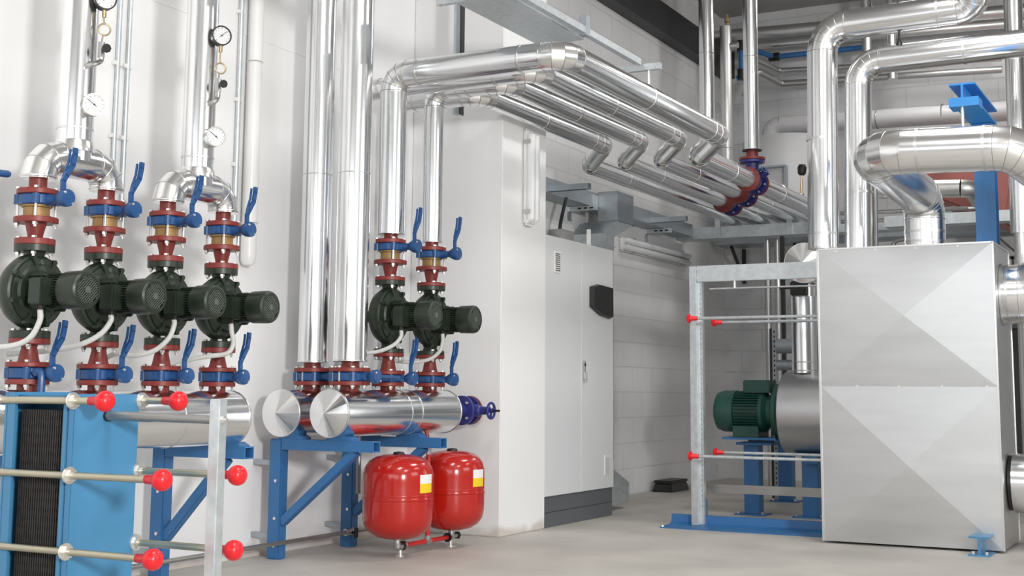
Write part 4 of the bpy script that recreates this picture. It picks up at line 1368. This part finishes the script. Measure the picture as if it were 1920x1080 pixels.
# ------------------------------------------------------------------ big ducts on the right
t = thing('large_pipe', (-2.61, 9.95, 2.1), 'thick silver pipe rising behind the box and bending right under the ceiling', 'insulated pipe', 'large silver pipes behind the box')
MB().lathe([(.06, 2.09), (.119, 2.10), (.119, 2.115)], (-2.632, 9.95, 0), n=48).build('end_collar', M['alu_band'], t)
clad_pipe(t, [(-2.632, 9.95, 2.11), (-2.605, 9.95, 3.845), (-1.40, 9.95, 3.86), (-1.62, 9.45, 4.55)], .117, [.2, .14], 5, 48, [((-2.625, 9.95, 2.96), (0, 0, 1)), ((-2.63, 9.95, 2.22), (0, 0, 1)), ((-1.72, 9.95, 3.856), (1, 0, 0))])
t = thing('large_pipe', (-2.38, 9.95, .3), 'second thick silver pipe behind the box, bending right below the first', 'insulated pipe', 'large silver pipes behind the box')
clad_pipe(t, [(-2.385, 10.0, 1.6), (-2.345, 10.0, 3.55), (4.95, 10.0, 3.62)], .103, .18, 5, 48, [((-2.36, 10.0, 2.53), (0, 0, 1)), ((-1.55, 10.0, 3.555), (1, 0, 0))])
t = thing('slim_pipe', (-2.25, 10.3, 0), 'slim dull pipe just right of the two thick vertical pipes', 'pipe')
MB().cyl((-2.335, 10.25, 0), (-2.30, 10.25, 2.65), .025, None, 16).build('pipe_run', M['bar'], t)
t = thing('large_duct', (-1.77, 9.4, 2.0), 'thickest silver pipe, leaving the box top and swinging right in front', 'insulated pipe')
clad_pipe(t, [(-1.768, 9.40, 2.0), (-1.768, 9.40, 2.37), (-1.885, 8.2, 2.505), (-1.02, 8.2, 2.472), (-.6, 8.62, 2.11), (-.2, 9.36, 2.11)], .140, [.17, .20, .2, .2], 5, 56,
          [((-1.768, 9.4, 2.06), (0, 0, 1)), ((-1.768, 9.4, 2.13), (0, 0, 1)), ((-1.56, 8.2, 2.493), (1, 0, 0)), ((-1.17, 8.2, 2.478), (1, 0, 0))])
MB().lathe([(.15, 0), (.15, .012), (.142, .014)], (-1.768, 9.40, 2.0), n=48).build('base_collar', M['alu_band'], t)
# side outlets of the box
t = thing('side_duct', (-1.2, 9.36, 1.6), 'silver elbow pipe leaving the upper right side of the box', 'insulated pipe')
clad_pipe(t, [(bx1 + .005, 9.36, 1.675), (-1.10, 9.36, 1.675), (-.80, 9.36, 1.82), (-.1, 9.36, 1.82)], .20, .2, 3, 48, [((-1.22, 9.36, 1.675), (1, 0, 0))])
MB().lathe([(.21, 0), (.21, .012)], (bx1 + .002, 9.36, 1.675), (1, 0, 0), 48).build('collar', M['alu_band'], t)
t = thing('side_duct', (-1.2, 9.36, .25), 'straight silver pipe leaving the lower right side of the box', 'insulated pipe')
MB().cyl((bx1 + .03, 9.36, .425), (1.2, 9.36, .425), .195, None, 48).build('pipe_run', M['alu'], t, 20)
MB().cyl((bx1 + .006, 9.36, .425), (bx1 + .03, 9.36, .425), .18, None, 48).build('gasket', M['black'], t)

# blue gallows column rising from the box and its cantilever arm
cx = -1.352
t = thing('support_column', (cx, 9.42, 2.0), 'blue steel column on the silver box behind the thickest pipe, arm reaching forward', 'support')
b = MB().box(cx - .066, cx + .066, 9.35, 9.362, bz, 2.86).box(cx - .007, cx + .007, 9.362, 9.49, bz, 2.86).box(cx - .066, cx + .066, 9.49, 9.502, bz, 2.86)
b.build('column', M['blue'], t)
z1 = 2.975
b = MB().box(cx - .08, cx + .08, 8.55, 9.5, z1 - .012, z1).box(cx - .007, cx + .007, 8.55, 9.5, z1 - .10, z1 - .012).box(cx - .08, cx + .08, 8.55, 9.5, z1 - .112, z1 - .10)
b.build('arm', M['blue_sky'], t)
t = thing('pipe_hanger', (-1.36, 8.3, 2.62), 'small clamp and rod holding the thickest pipe to the blue arm', 'pipe support')
MB().cyl((-1.345, 8.5, 2.66), (-1.345, 8.5, z1 - .112), .011, None, 10).build('rod', M['zinc'], t)
MB().cyl((-1.345, 8.5, 2.60), (-1.345, 8.5, 2.68), .02, None, 10).build('damper', M['black'], t)
MB().box(-1.42, -1.24, 8.46, 8.62, z1 - .17, z1 - .113).build('clamp', M['blue_sky'], t)

# ------------------------------------------------------------------ far background
Y9 = YB


def hpipe(name, pts, r, mt, label, Rb=.1, n=20, group=None, cat='pipe'):
    t = thing(name, pts[0], label, cat, group)
    for item in arc_path(pts, Rb, 4):
        kind, P = item[:2]
        if (P[-1] - P[0]).length < .004:
            continue
        MB().tube(P, r, n).build('pipe_run' if kind == 'run' else 'elbow', M[mt], t, 30)
    return t


hpipe('far_pipe', [(-5.15, 14.7, 5.26), (4.95, 14.7, 4.88)], .075, 'alu_dull', 'upper thicker silver pipe running along the back wall under the ceiling')
hpipe('far_pipe', [(-5.15, 14.75, 5.12), (4.95, 14.75, 4.79)], .045, 'alu_dull', 'thinner silver pipe just below the thick one along the back wall')
t = hpipe('blue_plastic_pipe', [(-4.75, 14.3, 4.62), (-4.69, 14.3, 4.64), (-4.69, 14.3, 5.0), (-4.42, 14.7, 4.93), (-3.3, 14.7, 4.92)], .032, 'blue', 'blue plastic pipe with black elbows zigzagging on the back wall', .03, 14)
for p_ in ((-4.69, 14.3, 4.66), (-4.69, 14.3, 5.0), (-4.42, 14.7, 4.93)):
    MB().lathe([(.05, -.06), (.05, .06)], p_, (0, 0, 1) if p_[2] != 4.93 else (1, 0, 0), 14).build('black_elbow', M['black'], t)
hpipe('far_pipe', [(-4.64, 14.3, 4.5), (-4.60, 14.3, 4.86), (-4.36, 14.7, 4.76), (-1.9, 14.7, 4.62)], .03, 'steel', 'thin bright pipe following below the blue plastic pipe', .05, 14)
hpipe('far_pipe', [(-4.68, 14.35, 4.40), (-4.52, 14.35, 4.70), (-4.34, 14.7, 4.60), (-1.9, 14.7, 4.50)], .04, 'steel', 'lower thin bright pipe below the blue plastic pipe', .06, 14)
t = hpipe('jacketed_pipe', [(-4.42, 14.5, 3.45), (-4.42, 14.5, 4.07), (4.9, 14.5, 3.80)], .105, 'pvc_grey', 'white jacketed pipe rising from the white tank and running right', .12, 24)
for xx in (-3.2, -2.5):
    MB().torus((xx, 14.5, 4.03), (1, 0, 0), .106, .006, 24, 6).build('seam_band', M['bar'], t)
t = thing('white_tank', (-4.3, 14.3, 2.95), 'white cylindrical tank behind the vertical pipes', 'tank')
MB().lathe([(.50, 3.02), (.50, 3.83), (.47, 3.86), (0, 3.88)], (-4.2, 14.4, 0), n=40).build('shell', M['pvc_grey'], t)
MB().box(-4.4, -4.05, 13.80, 13.90, 3.46, 3.48).build('rail', M['galv_d'], t)
for xx in (-4.39, -4.07):
    MB().box(xx, xx + .02, 13.82, 13.9, 3.1, 3.46).build('rail_leg', M['galv_d'], t)
for sx in (-.3, .3):
    MB().box(-4.2 + sx - .03, -4.2 + sx + .03, 14.2, YB - .001, 2.97, 3.018).build('mounting_bracket', M['galv_d'], t)
t = thing('dial_thermometer', (-3.5, 13.2, 3.2), 'black thermometer with brass stem beside the thick vertical pipe', 'gauge')
MB().lathe([(.025, -.05), (.04, -.03), (.045, .03), (.03, .06)], (-3.53, 12.6, 3.19), (.1, -.1, 1), 14).build('case', M['black'], t)
MB().cyl((-3.545, 12.6, 2.95), (-3.53, 12.6, 3.15), .012, None, 8).build('stem', M['brass_s'], t)
MB().lathe([(.03, 0), (.03, .06)], (-3.545, 12.6, 2.90), n=8).build('valve', M['steel'], t)
# galvanised trays in the middle distance
t = thing('cable_tray', (-4.3, 13.4, 2.7), 'galvanised cable tray crossing the room behind the frame', 'cable tray')
b = MB().box(-5.18, -2.6, 13.42, 13.43, 2.66, 2.785).box(-5.18, -2.6, 13.43, 13.66, 2.66, 2.665).box(-5.18, -2.6, 13.66, 13.67, 2.66, 2.785)
b.build('tray', M['galv'], t)
for xx in (-4.72, -3.93):
    MB().box(xx, xx + .06, 13.40, 13.42, 2.66, 2.96).build('hanger', M['galv'], t)
t = thing('cable_tray', (-4.0, 14.6, 2.72), 'lower galvanised tray against the back wall, behind the first', 'cable tray')
b = MB().box(-5.15, 2.0, 14.55, 14.56, 2.72, 2.82).box(-5.15, 2.0, 14.56, 15.0, 2.72, 2.725)
b.build('tray', M['galv_d'], t)
for xx in (-4.95, -4.2, -1.5):
    MB().bar((xx, 15.07, 2.35), (xx, 14.62, 2.70), .03, .03).build('brace', M['cab_dark'], t)
    MB().box(xx - .02, xx + .02, 15.06, 15.095, 2.3, 2.715).build('mounting_bracket', M['cab_dark'], t)
t = thing('vertical_pipe', (-4.35, 13.9, 2.0), 'slim bright pipe dropping behind the galvanised beam', 'pipe')
MB().cyl((-4.28, 13.85, 0), (-4.28, 13.85, 2.69), .035, None, 16).build('pipe_run', M['steel'], t)
MB().cyl((-4.17, 13.85, 0), (-4.17, 13.85, 2.69), .03, None, 16).build('return_run', M['steel'], t)
# perforated strut uprights and grey panel in the niche
t = thing('strut_upright', (-3.75, 12.3, 0), 'perforated steel strut upright behind the green motor', 'support')
MB().box(-3.79, -3.765, 12.28, 12.33, 0, 1.62).build('channel', M['cab_dark'], t)
b = MB().box(-3.765, -3.725, 12.28, 12.29, 0, 1.62)
b.mi = 1
for k in range(34):
    b.box(-3.75, -3.738, 12.278, 12.28, .06 + k * .046, .08 + k * .046)
b.build('perforated_face', [M['galv_d'], M['black']], t)
t = thing('support_column', (-3.95, 13.5, 0), 'dark slim column standing at the back behind the frame', 'support')
MB().box(-4.02, -3.985, 13.45, 13.50, 0, 2.65).build('column', M['beam'], t)
t = thing('pipe_coupling', (-3.35, 12.0, 1.45), 'short grey pipe coupling beside the perforated strut', 'pipe')
MB().cyl((-3.72, 12.3, 1.45), (-3.2, 12.3, 1.45), .07, None, 24).build('pipe_run', M['galv_d'], t)
MB().cyl((-3.72, 12.3, 1.27), (-3.3, 12.3, 1.27), .05, None, 20).build('lower_run', M['galv_d'], t)
# faded red tank with pipes, right background
t = thing('red_steel_tank', (-1.9, 13.4, 2.55), 'faded red steel vessel behind the blue column', 'tank')
MB().hexa([(-2.55, 13.2, 3.0), (-1.72, 13.2, 2.62), (-1.72, 14.2, 2.62), (-2.55, 14.2, 3.0), (-2.55, 13.2, 3.36), (-1.62, 13.2, 3.36), (-1.62, 14.2, 3.36), (-2.55, 14.2, 3.36)]).build('shell', M['pink'], t, 28, .02)
MB().box(-2.5, -1.7, 14.2, YB - .001, 3.0, 3.06).build('mounting_bracket', M['galv_d'], t)
hpipe('far_pipe', [(-2.8, 12.7, 2.96), (-1.95, 12.7, 2.92), (-1.95, 13.18, 2.85)], .085, 'alu_dull', 'silver pipe in front of the faded red vessel', .1, 24)
for k, zz in enumerate((2.76, 2.68)):
    hpipe('far_pipe', [(-3.2, 12.75 + .02 * k, zz), (-1.9, 12.75 + .02 * k, zz - .02), (-1.9, 13.6, zz - .02)], .02, 'steel', '%s of two thin pipes under the faded red vessel' % ('upper', 'lower')[k], .1, 12)
t = thing('cable_tray', (-1.7, 12.4, 2.5), 'galvanised tray end right of the blue column', 'cable tray')
b = MB().box(-2.7, -.8, 12.40, 12.41, 2.56, 2.66).box(-2.7, -.8, 12.41, 12.6, 2.56, 2.565)
b.build('tray', M['galv'], t)
MB().box(-1.0, -.96, 12.5, 12.54, 0, 2.56).build('stand', M['galv_d'], t)
hpipe('flexible_conduit', [(-2.95, 12.5, 2.2), (-2.72, 12.5, 2.28), (-2.62, 12.5, 2.44), (-2.4, 12.5, 2.46)], .02, 'bar', 'dark cable curving down behind the thick duct', .06, 10)
t = thing('angle_bracket', (-1.6, 12.5, 2.3), 'thin dark bracket with rod at the right edge above the box', 'support')
b = MB().bar((-1.72, 12.5, 2.44), (-1.52, 12.5, 2.24), .02, .02, (0, 1, 0)).box(-1.75, -1.45, 12.48, 12.52, 2.44, 2.47).box(-1.60, -1.58, 12.48, 12.52, 2.05, 2.24).box(-1.7, -1.45, 12.48, 12.52, 2.22, 2.25)
b.build('bracket', M['cab_dark'], t)
MB().box(-1.47, -1.43, 12.45, 12.55, 0, 2.7).build('post', M['bar'], t)
# dark cabinet behind the right of the box
t = thing('switch_cabinet', (-1.2, 12.9, 0), 'dark cabinet behind the right edge of the silver box', 'cabinet')
MB().box(-1.85, -.4, 12.6, 13.2, .40, 1.60).build('body', M['cab_dark'], t, 28, .01)
MB().box(-1.85, -.4, 12.58, 13.2, 1.60, 1.72).build('top_rail', M['plinth'], t)
MB().box(-1.85, -.4, 12.62, 13.2, 0, .39).build('base', M['galv_d'], t)
# verticals at the far right
t = thing('vertical_pipe', (-1.25, 11.2, 2.2), 'silver vertical pipe at the right edge of the view', 'insulated pipe')
MB().cyl((-1.36, 11.2, 2.3), (-1.33, 11.2, 5.6), .075, None, 32).build('pipe_run', M['alu'], t, 20)
MB().cyl((-1.36, 11.2, .0), (-1.36, 11.2, 2.3), .05, None, 20).build('lower_run', M['alu_dull'], t)
for xx, z0, z1, r_, lbl in ((-3.25, 4.75, 5.6, .05, 'short vertical pipe under the ceiling, upper centre right'), (-2.98, 4.42, 4.95, .05, 'short vertical pipe between the two thick horizontal pipes')):
    t = thing('vertical_pipe', (xx, 14.3, z0), lbl, 'pipe')
    MB().cyl((xx, 14.3, z0), (xx, 14.3, z1 if z1 > 5 else 5.6), r_, None, 20).build('pipe_run', M['alu_dull'], t)
for xx, yy, z0, lbl in ((-2.22, 9.97, 3.95, 'nearer threaded rod hanging the upper thick pipe'), (-2.02, 9.97, 3.64, 'threaded rod hanging the lower thick pipe')):
    t = thing('hanger_rod', (xx, yy, z0), lbl, 'pipe support')
    MB().cyl((xx, yy, z0), (xx, yy, 5.6), .008, None, 8).build('rod', M['cab_dark'], t)
    MB().lathe([(.03, 0), (.01, .05)], (xx, yy, z0), n=10).build('clamp', M['black'], t)
# housings for the added overhead fill lights, all out of view
for k, (lx, ly) in enumerate(((-1.6, 3.2), (1.8, 3.2), (-1.6, 8.4), (1.8, 8.4), (-2.4, 13.2))):
    t = thing('ceiling_lamp', (lx, ly, 5.22), 'white hanging ceiling luminaire, ' + ('over the camera, left', 'over the camera, right', 'above the silver box', 'far right of the silver box', 'near the back wall')[k], 'lamp', 'ceiling luminaires')
    MB().box(lx - .27, lx + .27, ly - .82, ly + .82, 5.22, 5.30).build('housing', M['white_pl'], t, 28, .01)
    for sy in (-.6, .6):
        MB().cyl((lx, ly + sy, 5.3), (lx, ly + sy, 5.6), .006, None, 8).build('hanger_rod', M['zinc'], t)
